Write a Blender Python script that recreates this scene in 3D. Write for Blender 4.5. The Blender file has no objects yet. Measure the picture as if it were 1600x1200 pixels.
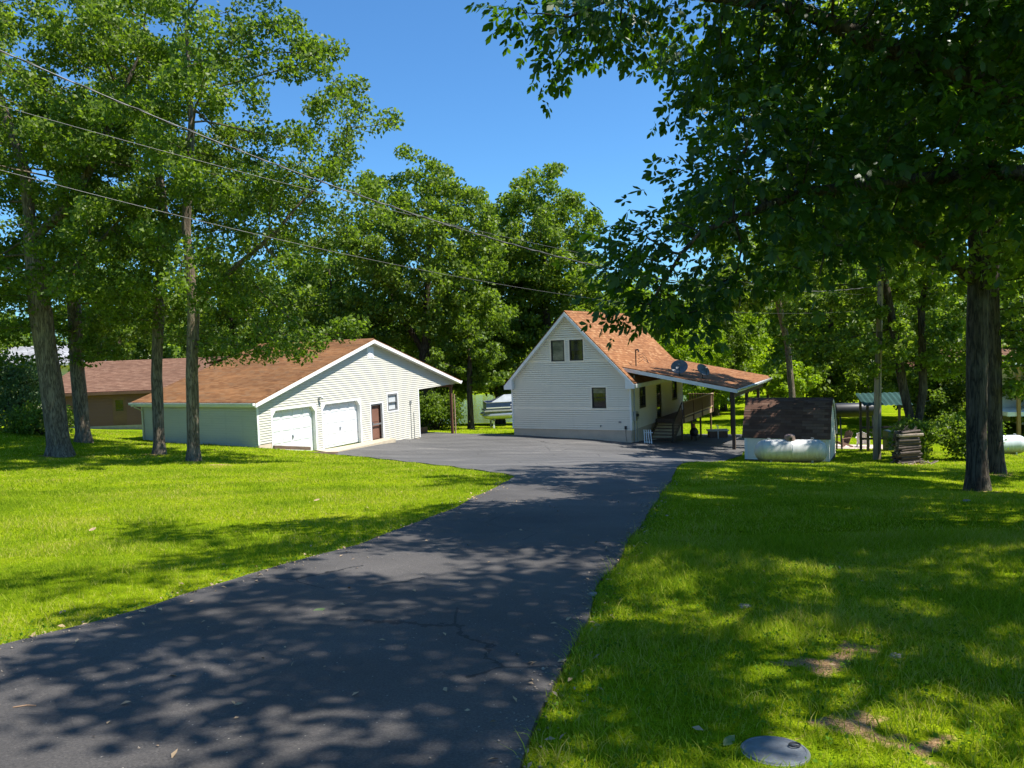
import bpy, math, random, time
import numpy as np
from mathutils import Vector, Matrix
from mathutils.geometry import delaunay_2d_cdt

T0 = time.time()
random.seed(7)
RNG = np.random.default_rng(11)
R = math.radians
scene = bpy.context.scene
COL = scene.collection

# ------------------------------------------------------------------ camera, sky, sun, exposure
EYE = 1.6
cam_data = bpy.data.cameras.new('camera')
cam = bpy.data.objects.new('camera', cam_data)
COL.objects.link(cam)
cam_data.sensor_width = 36.0
cam_data.sensor_fit = 'HORIZONTAL'
cam_data.lens = 36.0 * 1204.0 / 1600.0
cam_data.clip_start = 0.05
cam_data.clip_end = 6000
cam.matrix_world = Matrix.Translation((0, 0, EYE)) @ Matrix.Rotation(R(90 - 2.956), 4, 'X') @ Matrix.Rotation(-0.0379, 4, 'Z')
scene.camera = cam

SUN_AZ, SUN_EL = R(-12.0), R(59.0)
S = Vector((math.cos(SUN_AZ) * math.cos(SUN_EL), math.sin(SUN_AZ) * math.cos(SUN_EL), math.sin(SUN_EL)))
world = bpy.data.worlds.new('World')
scene.world = world
world.use_nodes = True
wn = world.node_tree
wn.nodes.clear()
sky = wn.nodes.new('ShaderNodeTexSky')
sky.sky_type = 'NISHITA'
sky.sun_disc = False
sky.sun_elevation = SUN_EL
sky.sun_rotation = R(90) - SUN_AZ
sky.altitude = 200
sky.air_density = 1.0
sky.dust_density = 0.7
sky.ozone_density = 3.5
bg = wn.nodes.new('ShaderNodeBackground')
bg.inputs['Strength'].default_value = 0.096
wo = wn.nodes.new('ShaderNodeOutputWorld')
tint = wn.nodes.new('ShaderNodeMix'); tint.data_type = 'RGBA'; tint.blend_type = 'MULTIPLY'; tint.inputs[0].default_value = 1.0
tint.inputs[7].default_value = (0.45, 0.775, 1.0, 1.0)
wn.links.new(sky.outputs[0], tint.inputs[6]); wn.links.new(tint.outputs[2], bg.inputs[0])
wn.links.new(bg.outputs[0], wo.inputs[0])

sun_data = bpy.data.lights.new('sun', 'SUN')
sun_data.energy = 4.6
sun_data.angle = R(0.53)
sun_data.color = (1.0, 0.955, 0.88)
sun = bpy.data.objects.new('sun', sun_data)
COL.objects.link(sun)
sun.rotation_euler = S.to_track_quat('Z', 'Y').to_euler()
sun.location = (30, -5, 60)

scene.view_settings.view_transform = 'Standard'
scene.view_settings.look = 'None'
scene.view_settings.exposure = 1.08
scene.view_settings.gamma = 1.0
scene.render.engine = 'CYCLES'
scene.cycles.max_bounces = 8
scene.cycles.diffuse_bounces = 3
scene.cycles.glossy_bounces = 2
scene.cycles.transmission_bounces = 4
scene.cycles.transparent_max_bounces = 4
scene.cycles.use_denoising = True
scene.cycles.sample_clamp_indirect = 4.0

# ------------------------------------------------------------------ helpers
def tag(o, label=None, cat=None, group=None, kind=None):
    if label: o['label'] = label
    if cat: o['category'] = cat
    if group: o['group'] = group
    if kind: o['kind'] = kind
    return o

def link(o, parent=None, matrix=None):
    COL.objects.link(o)
    if parent is not None: o.parent = parent
    if matrix is not None: o.matrix_basis = matrix
    return o

def empty(name, loc, rz=0.0, label=None, cat=None, group=None):
    o = bpy.data.objects.new(name, None)
    o.empty_display_size = 0.3
    link(o)
    o.location = loc
    o.rotation_euler = (0, 0, rz)
    return tag(o, label, cat, group)

def fast_mesh(name, verts, quads=None, tris=None, attr=None, smooth=False):
    """numpy arrays -> mesh (attr: one float per face)."""
    me = bpy.data.meshes.new(name)
    verts = np.ascontiguousarray(verts, dtype=np.float32)
    nq = 0 if quads is None else len(quads)
    nt = 0 if tris is None else len(tris)
    loops = []
    if nq: loops.append(np.asarray(quads, dtype=np.int32).ravel())
    if nt: loops.append(np.asarray(tris, dtype=np.int32).ravel())
    loops = np.concatenate(loops)
    starts = np.concatenate([np.arange(nq) * 4, nq * 4 + np.arange(nt) * 3]).astype(np.int32)
    me.vertices.add(len(verts)); me.vertices.foreach_set('co', verts.ravel())
    me.loops.add(len(loops)); me.loops.foreach_set('vertex_index', loops)
    me.polygons.add(nq + nt); me.polygons.foreach_set('loop_start', starts)
    if smooth: me.polygons.foreach_set('use_smooth', np.ones(nq + nt, dtype=bool))
    if attr is not None:
        a = me.attributes.new('rnd', 'FLOAT', 'FACE')
        a.data.foreach_set('value', np.ascontiguousarray(attr, dtype=np.float32))
    me.update(calc_edges=True)
    return me

class MB:
    def __init__(self):
        self.v = []; self.f = []
    def add(self, vs, fs):
        b = len(self.v)
        self.v.extend([tuple(p) for p in vs]); self.f.extend([tuple(b + i for i in f) for f in fs])
        return self
    def box(self, x0, x1, y0, y1, z0, z1):
        return self.add([(x0, y0, z0), (x1, y0, z0), (x1, y1, z0), (x0, y1, z0), (x0, y0, z1), (x1, y0, z1), (x1, y1, z1), (x0, y1, z1)],
                        [(0, 3, 2, 1), (4, 5, 6, 7), (0, 1, 5, 4), (1, 2, 6, 5), (2, 3, 7, 6), (3, 0, 4, 7)])
    def bbox(self, x0, x1, y0, y1, z0, z1, c=0.01):
        """box with chamfered long edges on the z-top (simple bevel all round in xy and top)."""
        vs = []
        for z, k in ((z0, 0), (z1 - c, 0), (z1, c)):
            vs += [(x0 + k, y0 + k, z), (x1 - k, y0 + k, z), (x1 - k, y1 - k, z), (x0 + k, y1 - k, z)]
        fs = [(0, 3, 2, 1), (8, 9, 10, 11)]
        for l in (0, 4):
            for i in range(4):
                j = (i + 1) % 4
                fs.append((l + i, l + j, l + 4 + j, l + 4 + i))
        return self.add(vs, fs)
    def prism(self, pts, d):
        """polygon pts (3-D, planar) extruded by vector d."""
        n = len(pts); d = Vector(d)
        vs = [Vector(p) for p in pts] + [Vector(p) + d for p in pts]
        fs = [tuple(range(n))[::-1], tuple(range(n, 2 * n))]
        for i in range(n):
            j = (i + 1) % n
            fs.append((i, j, n + j, n + i))
        return self.add(vs, fs)
    def beam(self, p0, p1, w, h, up=(0, 0, 1)):
        p0, p1 = Vector(p0), Vector(p1); d = (p1 - p0).normalized()
        up = Vector(up); s = d.cross(up)
        if s.length < 1e-4: s = d.cross(Vector((1, 0, 0)))
        s.normalize(); t = s.cross(d).normalized()
        vs = []
        for p in (p0, p1):
            vs += [p - s * w / 2 - t * h / 2, p + s * w / 2 - t * h / 2, p + s * w / 2 + t * h / 2, p - s * w / 2 + t * h / 2]
        return self.add(vs, [(0, 3, 2, 1), (4, 5, 6, 7), (0, 1, 5, 4), (1, 2, 6, 5), (2, 3, 7, 6), (3, 0, 4, 7)])
    def tube(self, pts, rs, n=8, caps=True):
        pts = [Vector(p) for p in pts]
        if not hasattr(rs, '__len__'): rs = [rs] * len(pts)
        rings = []
        for i, p in enumerate(pts):
            a = pts[max(i - 1, 0)]; b = pts[min(i + 1, len(pts) - 1)]
            d = (b - a).normalized()
            ref = Vector((0, 0, 1)) if abs(d.z) < 0.9 else Vector((1, 0, 0))
            s = d.cross(ref).normalized(); t = s.cross(d)
            rings.append([p + (s * math.cos(k * 2 * math.pi / n) + t * math.sin(k * 2 * math.pi / n)) * rs[i] for k in range(n)])
        vs = [q for r in rings for q in r]; fs = []
        for i in range(len(pts) - 1):
            for k in range(n):
                j = (k + 1) % n
                fs.append((i * n + k, i * n + j, (i + 1) * n + j, (i + 1) * n + k))
        if caps:
            fs.append(tuple(range(n))[::-1]); m = (len(pts) - 1) * n
            fs.append(tuple(range(m, m + n)))
        return self.add(vs, fs)
    def lathe(self, prof, n=24, axis='z', org=(0, 0, 0)):
        vs = []; fs = []
        for r, h in prof:
            for k in range(n):
                a = k * 2 * math.pi / n
                c, s = r * math.cos(a), r * math.sin(a)
                p = (c, s, h) if axis == 'z' else ((h, c, s) if axis == 'x' else (c, h, s))
                vs.append((p[0] + org[0], p[1] + org[1], p[2] + org[2]))
        for i in range(len(prof) - 1):
            for k in range(n):
                j = (k + 1) % n
                fs.append((i * n + k, i * n + j, (i + 1) * n + j, (i + 1) * n + k))
        fs.append(tuple(range(n))[::-1]); m = (len(prof) - 1) * n
        fs.append(tuple(range(m, m + n)))
        return self.add(vs, fs)
    def mesh(self, name, material, smooth=False):
        me = bpy.data.meshes.new(name)
        me.from_pydata(self.v, [], self.f)
        if smooth:
            me.polygons.foreach_set('use_smooth', [True] * len(me.polygons))
        me.update()
        if material is not None: me.materials.append(material)
        return me
    def build(self, name, material, parent=None, matrix=None, smooth=False, kind=None):
        o = bpy.data.objects.new(name, self.mesh(name, material, smooth))
        link(o, parent, matrix)
        if smooth:
            try:
                m = o.modifiers.new('edge_split', 'EDGE_SPLIT'); m.split_angle = R(40)
            except Exception: pass
        if kind: o['kind'] = kind
        return o

def inst(mesh, name, parent=None, matrix=None):
    o = bpy.data.objects.new(name, mesh)
    return link(o, parent, matrix)

def frame(org, xd, yd):
    x = Vector(xd).normalized(); y = Vector(yd).normalized(); z = x.cross(y)
    m = Matrix.Identity(4)
    for i in range(3):
        m[i][0] = x[i]; m[i][1] = y[i]; m[i][2] = z[i]; m[i][3] = org[i]
    return m

# ------------------------------------------------------------------ materials
def nodes_of(name):
    m = bpy.data.materials.new(name); m.use_nodes = True
    nt = m.node_tree; nt.nodes.clear()
    out = nt.nodes.new('ShaderNodeOutputMaterial')
    p = nt.nodes.new('ShaderNodeBsdfPrincipled')
    nt.links.new(p.outputs[0], out.inputs[0])
    return m, nt, p, out

def N(nt, typ, **kw):
    n = nt.nodes.new(typ)
    for k, v in kw.items():
        if k in n.inputs: n.inputs[k].default_value = v
        else: setattr(n, k, v)
    return n

def ramp(nt, stops, interp='LINEAR'):
    n = nt.nodes.new('ShaderNodeValToRGB'); cr = n.color_ramp; cr.interpolation = interp
    while len(cr.elements) < len(stops): cr.elements.new(0.5)
    for e, (p, c) in zip(cr.elements, stops):
        e.position = p; e.color = (c[0], c[1], c[2], 1)
    return n

def mixc(nt, fac, a, b, mode='MIX'):
    n = nt.nodes.new('ShaderNodeMix'); n.data_type = 'RGBA'; n.blend_type = mode
    for sock, val in ((n.inputs[0], fac), (n.inputs[6], a), (n.inputs[7], b)):
        if hasattr(val, 'is_linked') or hasattr(val, 'links'): nt.links.new(val, sock)
        elif isinstance(val, (int, float)): sock.default_value = val
        else: sock.default_value = (val[0], val[1], val[2], 1)
    return n.outputs[2]

def coords(nt, scale=(1, 1, 1), which='Object', rot=(0, 0, 0)):
    t = nt.nodes.new('ShaderNodeTexCoord'); mp = nt.nodes.new('ShaderNodeMapping')
    mp.inputs['Scale'].default_value = scale; mp.inputs['Rotation'].default_value = rot
    nt.links.new(t.outputs[which], mp.inputs[0])
    return mp.outputs[0]

def noise(nt, vec, scale, detail=4, rough=0.55, dist=0.0):
    n = N(nt, 'ShaderNodeTexNoise', Scale=scale, Detail=detail, Roughness=rough, Distortion=dist)
    nt.links.new(vec, n.inputs['Vector'])
    return n.outputs['Fac']

def bump(nt, p, h, strength, dist=0.02):
    b = N(nt, 'ShaderNodeBump', Strength=strength, Distance=dist)
    nt.links.new(h, b.inputs['Height']); nt.links.new(b.outputs[0], p.inputs['Normal'])

def simple(name, c1, c2=None, rough=0.6, scale=6.0, bmp=0.15, metal=0.0, vscale=(1, 1, 1), spec=0.5, lo=0.35, hi=0.68, bdist=0.01):
    m, nt, p, out = nodes_of(name)
    v = coords(nt, vscale)
    f = noise(nt, v, scale, 6, 0.6)
    c2 = c2 or tuple(x * 0.72 for x in c1)
    r = ramp(nt, [(lo, c2), (hi, c1)])
    nt.links.new(f, r.inputs[0]); nt.links.new(r.outputs[0], p.inputs['Base Color'])
    p.inputs['Roughness'].default_value = rough; p.inputs['Metallic'].default_value = metal
    p.inputs['Specular IOR Level'].default_value = spec
    if bmp:
        f2 = noise(nt, v, scale * 7, 4, 0.6)
        bump(nt, p, f2, bmp, bdist)
    return m

def siding_mat(name, c1, c2, dirt):
    m, nt, p, out = nodes_of(name)
    v = coords(nt, (0.35, 1.6, 1))
    f = noise(nt, v, 2.2, 5, 0.6)
    r = ramp(nt, [(0.3, c2), (0.7, c1)])
    nt.links.new(f, r.inputs[0])
    v2 = coords(nt, (3.0, 0.25, 1))
    f2 = noise(nt, v2, 1.6, 6, 0.65)
    r2 = ramp(nt, [(0.55, (0, 0, 0)), (0.85, (0.55, 0.55, 0.55))])
    nt.links.new(f2, r2.inputs[0])
    c = mixc(nt, r2.outputs[0], r.outputs[0], dirt)
    nt.links.new(c, p.inputs['Base Color'])
    p.inputs['Roughness'].default_value = 0.45
    f3 = noise(nt, coords(nt, (4, 30, 1)), 6, 3, 0.6)
    bump(nt, p, f3, 0.08, 0.004)
    return m

def shingle_mat(name, cols, course=0.145, tab=0.32, streak=(0.5, 0.5, 0.5), patch=0.35):
    """local x along the eave, y up the slope."""
    m, nt, p, out = nodes_of(name)
    v = coords(nt, (1, 1, 1))
    br = N(nt, 'ShaderNodeTexBrick', Scale=1.0)
    br.inputs['Color1'].default_value = (0, 0, 0, 1); br.inputs['Color2'].default_value = (1, 1, 1, 1)
    br.inputs['Mortar'].default_value = (0.0, 0.0, 0.0, 1)
    br.inputs['Mortar Size'].default_value = 0.004; br.inputs['Brick Width'].default_value = tab
    br.inputs['Row Height'].default_value = course; br.offset = 0.37; br.squash = 1.0
    nt.links.new(v, br.inputs['Vector'])
    r = ramp(nt, [(0.0, cols[0]), (0.35, cols[1]), (0.7, cols[2]), (1.0, cols[3])])
    nt.links.new(br.outputs['Color'], r.inputs[0])
    big = noise(nt, coords(nt, (0.16, 0.75, 1)), 1.5, 5, 0.6)
    rb = ramp(nt, [(0.3, (1.12, 1.12, 1.12)), (0.72, streak)])
    nt.links.new(big, rb.inputs[0])
    c = mixc(nt, 1.0, r.outputs[0], rb.outputs[0], 'MULTIPLY')
    pn = noise(nt, coords(nt, (1.2, 1.2, 1)), 3.2, 4, 0.6)
    rp = ramp(nt, [(0.4, (1, 1, 1)), (0.75, (1 - patch, 1 - patch, 1 - patch))])
    nt.links.new(pn, rp.inputs[0])
    c = mixc(nt, 1.0, c, rp.outputs[0], 'MULTIPLY')
    nt.links.new(c, p.inputs['Base Color'])
    p.inputs['Roughness'].default_value = 0.9; p.inputs['Specular IOR Level'].default_value = 0.25
    g = noise(nt, v, 120, 2, 0.7)
    bump(nt, p, g, 0.35, 0.004)
    return m

def bark_mat(name, c1, c2, c3, vs=9.0):
    m, nt, p, out = nodes_of(name)
    v = coords(nt, (1, 1, 0.13))
    def ridged(scale, det, dist):
        f = noise(nt, v, scale, det, 0.6, dist)
        q = N(nt, 'ShaderNodeMath', operation='MULTIPLY_ADD'); nt.links.new(f, q.inputs[0]); q.inputs[1].default_value = 2.0; q.inputs[2].default_value = -1.0
        ab = N(nt, 'ShaderNodeMath', operation='ABSOLUTE'); nt.links.new(q.outputs[0], ab.inputs[0])
        return ab.outputs[0]
    r1 = ridged(vs * 1.3, 3, 0.6); r2 = ridged(vs * 3.1, 4, 0.3)
    ad = N(nt, 'ShaderNodeMath', operation='MULTIPLY_ADD'); nt.links.new(r2, ad.inputs[0]); ad.inputs[1].default_value = 0.55; nt.links.new(r1, ad.inputs[2])
    r = ramp(nt, [(0.04, c3), (0.26, c2), (0.62, c1)])
    nt.links.new(ad.outputs[0], r.inputs[0])
    li = noise(nt, coords(nt, (1, 1, 0.6)), 1.3, 4, 0.6)
    rl = ramp(nt, [(0.55, (0, 0, 0)), (0.75, (0.5, 0.5, 0.5))]); nt.links.new(li, rl.inputs[0])
    c = mixc(nt, rl.outputs[0], r.outputs[0], (0.22, 0.22, 0.17))
    nt.links.new(c, p.inputs['Base Color'])
    p.inputs['Roughness'].default_value = 0.92; p.inputs['Specular IOR Level'].default_value = 0.15
    bump(nt, p, ad.outputs[0], 0.9, 0.06)
    return m

def leaf_mat(name, dark, mid, light, trans, tfac=0.38, rough=0.48):
    m, nt, p, out = nodes_of(name)
    a = nt.nodes.new('ShaderNodeAttribute'); a.attribute_name = 'rnd'
    big = noise(nt, coords(nt, (1, 1, 1)), 0.35, 3, 0.5)
    ad = N(nt, 'ShaderNodeMath', operation='MULTIPLY_ADD'); nt.links.new(big, ad.inputs[0]); ad.inputs[1].default_value = 0.5
    mu = N(nt, 'ShaderNodeMath', operation='MULTIPLY'); nt.links.new(a.outputs['Fac'], mu.inputs[0]); mu.inputs[1].default_value = 0.55
    nt.links.new(mu.outputs[0], ad.inputs[2])
    r = ramp(nt, [(0.12, dark), (0.45, mid), (0.85, light)])
    nt.links.new(ad.outputs[0], r.inputs[0])
    nt.links.new(r.outputs[0], p.inputs['Base Color'])
    p.inputs['Roughness'].default_value = rough; p.inputs['Specular IOR Level'].default_value = 0.3
    tr = nt.nodes.new('ShaderNodeBsdfTranslucent')
    tc = mixc(nt, 1.0, r.outputs[0], trans, 'MULTIPLY')
    nt.links.new(tc, tr.inputs['Color'])
    mx = nt.nodes.new('ShaderNodeMixShader'); mx.inputs[0].default_value = tfac
    nt.links.new(p.outputs[0], mx.inputs[1]); nt.links.new(tr.outputs[0], mx.inputs[2])
    nt.links.new(mx.outputs[0], out.inputs[0])
    return m

def glass_mat(name, col=(0.012, 0.014, 0.016), rough=0.06):
    m, nt, p, out = nodes_of(name)
    v = coords(nt)
    f = noise(nt, v, 1.7, 2, 0.5)
    r = ramp(nt, [(0.4, col), (0.7, tuple(x * 3.2 for x in col))]); nt.links.new(f, r.inputs[0])
    nt.links.new(r.outputs[0], p.inputs['Base Color'])
    p.inputs['Roughness'].default_value = rough; p.inputs['Specular IOR Level'].default_value = 0.6
    return m

M = {}
M['siding'] = siding_mat('cream_vinyl_siding', (0.57, 0.55, 0.47), (0.52, 0.50, 0.43), (0.38, 0.36, 0.29))
M['siding_house'] = siding_mat('pale_grey_vinyl_siding', (0.88, 0.78, 0.63), (0.83, 0.735, 0.59), (0.66, 0.58, 0.46))
M['white'] = simple('white_painted_trim', (0.80, 0.80, 0.79), (0.70, 0.70, 0.69), 0.4, 3.0, 0.04)
M['door_white'] = simple('white_steel_door', (0.70, 0.71, 0.72), (0.66, 0.67, 0.68), 0.38, 1.5, 0.03)
M['soffit'] = simple('white_soffit', (0.72, 0.72, 0.69), (0.62, 0.62, 0.58), 0.6, 2.0, 0.05)
M['concrete'] = simple('tan_concrete', (0.50, 0.42, 0.30), (0.38, 0.32, 0.23), 0.85, 4.0, 0.3)
M['foundation'] = simple('pinkish_parged_foundation', (0.62, 0.50, 0.38), (0.54, 0.43, 0.33), 0.85, 1.6, 0.25)
M['roof_garage'] = shingle_mat('weathered_brown_shingles', [(0.19, 0.085, 0.032), (0.25, 0.115, 0.044), (0.285, 0.14, 0.058), (0.23, 0.125, 0.06)], streak=(0.55, 0.55, 0.58), patch=0.25)
M['roof_house'] = shingle_mat('tan_orange_shingles', [(0.18, 0.074, 0.029), (0.232, 0.098, 0.038), (0.256, 0.113, 0.045), (0.32, 0.168, 0.078)], streak=(0.86, 0.86, 0.86), patch=0.12)
M['roof_shed'] = shingle_mat('dark_brown_shingles', [(0.085, 0.043, 0.028), (0.11, 0.058, 0.038), (0.13, 0.072, 0.048), (0.165, 0.098, 0.066)], tab=0.45, streak=(0.8, 0.8, 0.8), patch=0.2)
M['roof_brown'] = shingle_mat('rosy_brown_shingles', [(0.125, 0.063, 0.039), (0.155, 0.08, 0.05), (0.175, 0.094, 0.06), (0.205, 0.116, 0.075)], streak=(0.8, 0.8, 0.8), patch=0.1)
M['roof_gray'] = shingle_mat('light_gray_shingles', [(0.30, 0.30, 0.32), (0.36, 0.36, 0.38), (0.4, 0.4, 0.42), (0.46, 0.46, 0.47)])
M['brown_paint'] = simple('brown_painted_boards', (0.16, 0.075, 0.045), (0.11, 0.05, 0.03), 0.6, 2.0, 0.1)
M['brown_wall'] = simple('brown_lap_wall', (0.17, 0.072, 0.045), (0.13, 0.054, 0.034), 0.55, 1.0, 0.06, vscale=(0.3, 0.3, 2))
M['dark_wood'] = simple('dark_weathered_wood', (0.085, 0.055, 0.038), (0.045, 0.03, 0.022), 0.8, 3.0, 0.25, vscale=(6, 6, 0.8))
M['deck_wood'] = simple('brown_stained_deck_wood', (0.22, 0.125, 0.085), (0.13, 0.075, 0.05), 0.75, 3.0, 0.25, vscale=(6, 6, 0.8))
M['tan_wood'] = simple('pale_tan_wood', (0.45, 0.31, 0.21), (0.36, 0.24, 0.16), 0.75, 3.0, 0.2)
M['door_brown'] = simple('reddish_brown_door', (0.20, 0.098, 0.066), (0.16, 0.076, 0.052), 0.5, 1.5, 0.05)
M['grey_trim'] = simple('grey_aluminium', (0.25, 0.25, 0.25), (0.20, 0.20, 0.20), 0.4, 2.0, 0.03, metal=0.4)
M['black_frame'] = simple('dark_bronze_frame', (0.018, 0.016, 0.015), (0.012, 0.011, 0.01), 0.4, 2.0, 0.03)
M['glass'] = glass_mat('dark_window_glass')
M['glass_curtain'] = simple('window_with_pale_curtain', (0.26, 0.25, 0.19), (0.05, 0.055, 0.05), 0.15, 2.2, 0.0, vscale=(0.6, 1, 3), spec=0.6)
M['blind'] = simple('pale_window_blind', (0.52, 0.54, 0.54), (0.46, 0.48, 0.48), 0.4, 1.0, 0.02)
M['metal'] = simple('galvanised_metal', (0.42, 0.44, 0.46), (0.32, 0.34, 0.36), 0.35, 5.0, 0.04, metal=0.7)
M['dark_metal'] = simple('black_painted_metal', (0.02, 0.02, 0.022), (0.012, 0.012, 0.013), 0.45, 3.0, 0.04)
M['dish'] = simple('shade_darkened_dish_paint', (0.12, 0.135, 0.15), (0.085, 0.095, 0.105), 0.5, 3.0, 0.03)  # dish grey darkened to carry the shade of facing away from the sun
M['pole_wood'] = simple('grey_brown_pole_wood', (0.33, 0.26, 0.19), (0.20, 0.155, 0.115), 0.85, 4.0, 0.35, vscale=(7, 7, 0.5))
M['timber'] = simple('weathered_retaining_timber', (0.17, 0.11, 0.075), (0.09, 0.06, 0.045), 0.9, 3.0, 0.4, vscale=(1, 5, 5))
M['wire'] = simple('weathered_wire', (0.055, 0.055, 0.06), (0.03, 0.03, 0.033), 0.5, 3.0, 0.0)
M['wire_black'] = simple('black_cable_sheath', (0.035, 0.035, 0.038), (0.02, 0.02, 0.022), 0.6, 3.0, 0.0)
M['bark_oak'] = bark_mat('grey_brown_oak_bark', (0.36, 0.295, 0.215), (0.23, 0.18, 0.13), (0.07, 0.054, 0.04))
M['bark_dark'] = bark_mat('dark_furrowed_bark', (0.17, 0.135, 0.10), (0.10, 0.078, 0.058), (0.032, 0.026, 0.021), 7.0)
M['leaf_oak'] = leaf_mat('oak_leaf', (0.040, 0.072, 0.010), (0.092, 0.148, 0.019), (0.175, 0.24, 0.042), (1.9, 2.0, 0.6), 0.46)
M['leaf_mid'] = leaf_mat('mid_green_leaf', (0.042, 0.077, 0.011), (0.105, 0.163, 0.021), (0.195, 0.26, 0.042), (1.9, 2.0, 0.6), 0.46)
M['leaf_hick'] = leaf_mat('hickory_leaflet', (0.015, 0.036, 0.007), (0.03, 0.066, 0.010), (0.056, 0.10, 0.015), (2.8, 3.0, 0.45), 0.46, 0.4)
M['leaf_lime'] = leaf_mat('bright_lime_leaf', (0.12, 0.19, 0.010), (0.19, 0.28, 0.014), (0.27, 0.36, 0.02), (1.7, 1.8, 0.5), 0.45)
M['leaf_shrub'] = leaf_mat('grey_green_shrub_leaf', (0.05, 0.09, 0.035), (0.10, 0.16, 0.065), (0.18, 0.235, 0.12), (1.7, 2.0, 0.9))
M['stone'] = simple('pale_limestone', (0.27, 0.25, 0.215), (0.18, 0.165, 0.145), 0.9, 8.0, 0.4)

# ------------------------------------------------------------------ terrain
TH = 0.4866
U = Vector((math.sin(TH), math.cos(TH), 0)); V = Vector((math.cos(TH), -math.sin(TH), 0))
GAR = Vector((-9.3856, 36.367, -3.08))      # garage: right jamb of the left door at sill level
HOU = Vector((-0.0215, 45.4144, -3.3616))   # house: left front corner at the bottom of the siding

CP = []
for yy in (-10, 0, 6, 12):
    for xx in (-12, -6, 0, 6, 11):
        CP.append((xx, yy, (-.09 * yy if yy >= 0 else -.05 * yy) - .02 * xx))
CP += [(0, 19, -1.72), (-8, 19, -1.52), (10.87, 18, -2.27), (13.53, 21.5, -2.55), (5, 23.6, -2.3), (-4.75, 29.5, -2.7), (-2.4, 25.5, -2.35),
       (-1.2, 22, -2.0), (-16.56, 28, -1.84), (-18.47, 33, -1.91), (-13.64, 29.5, -2.1), (-11.09, 26.5, -2.01), (-11.06, 33.19, -2.46),
       (-17.69, 36.7, -2.33), (-8.6, 35.6, -3.17), (-7.7, 39.0, -3.22), (-5.38, 43.94, -3.62), (-3.65, 47.21, -3.78), (-12.0, 47.45, -3.2),
       (-0.02, 45.41, -3.80), (6.45, 41.99, -4.06), (11.34, 39.74, -4.36), (11.4, 32, -3.80), (15.6, 33, -3.96), (15.56, 30, -3.69),
       (18.12, 37, -4.2), (24.3, 39, -5.0), (14.0, 34, -4.10), (10.5, 35, -4.10), (16.35, 49.2, -4.9), (11.5, 51.5, -4.9), (13, 49, -4.87),
       (20.7, 46, -5.33), (19.6, 46, -5.3), (-1.4, 60, -4.9), (-2.83, 50, -4.05), (-3.05, 56, -4.45), (-26, 50, -2.96), (-23, 36, -1.6),
       (-45, 75, -3), (-5, 88, -7.3), (-5, 95, -8.1), (-5, 104, -9.0), (-5, 140, -9.0), (-5, 150, -8.1), (-5, 168, -6.2), (-5, 230, 0),
       (30, 60, -5.6), (30, 100, -6.9), (60, 60, -6), (70, 120, -5.5), (-60, 95, -6.5), (-60, 120, -9), (-60, 150, -6.5), (25, 122, -9),
       (25, 150, -8), (-40, 20, -.6), (-40, 0, .4), (40, 0, -1.7), (40, 25, -3.6), (0, -30, 1.4), (-30, -30, 1.6), (30, -30, 0.6), (60, 200, -1), (-60, 220, 0)]
CP = np.array(CP, float)
def _phi(r2): return 0.5 * r2 * np.log(r2 + 1e-9)
_n = len(CP)
_A = np.zeros((_n + 3, _n + 3))
_d2 = ((CP[:, None, :2] - CP[None, :, :2]) ** 2).sum(-1)
_A[:_n, :_n] = _phi(_d2) + np.eye(_n) * 0.05
_A[:_n, _n] = 1; _A[:_n, _n + 1:] = CP[:, :2]; _A[_n, :_n] = 1; _A[_n + 1:, :_n] = CP[:, :2].T
_w = np.linalg.solve(_A, np.concatenate([CP[:, 2], [0, 0, 0]]))
def hz(x, y):
    x = np.clip(np.asarray(x, float), -110, 110); y = np.clip(np.asarray(y, float), -45, 260)
    sh = np.broadcast(x, y).shape
    P = np.stack([np.broadcast_to(x, sh).ravel(), np.broadcast_to(y, sh).ravel()], -1)
    out = np.zeros(len(P))
    for i in range(0, len(P), 40000):
        q = P[i:i + 40000]
        d2 = ((q[:, None, :] - CP[None, :, :2]) ** 2).sum(-1)
        out[i:i + 40000] = _phi(d2) @ _w[:_n] + _w[_n] + q @ _w[_n + 1:]
    return out.reshape(sh)
def gz(x, y): return float(hz(np.array([x]), np.array([y]))[0])

def loc2(org, a, b, base):  # local building (x along V, y along U) to the world xy
    return (base + V * a + U * b)

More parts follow.
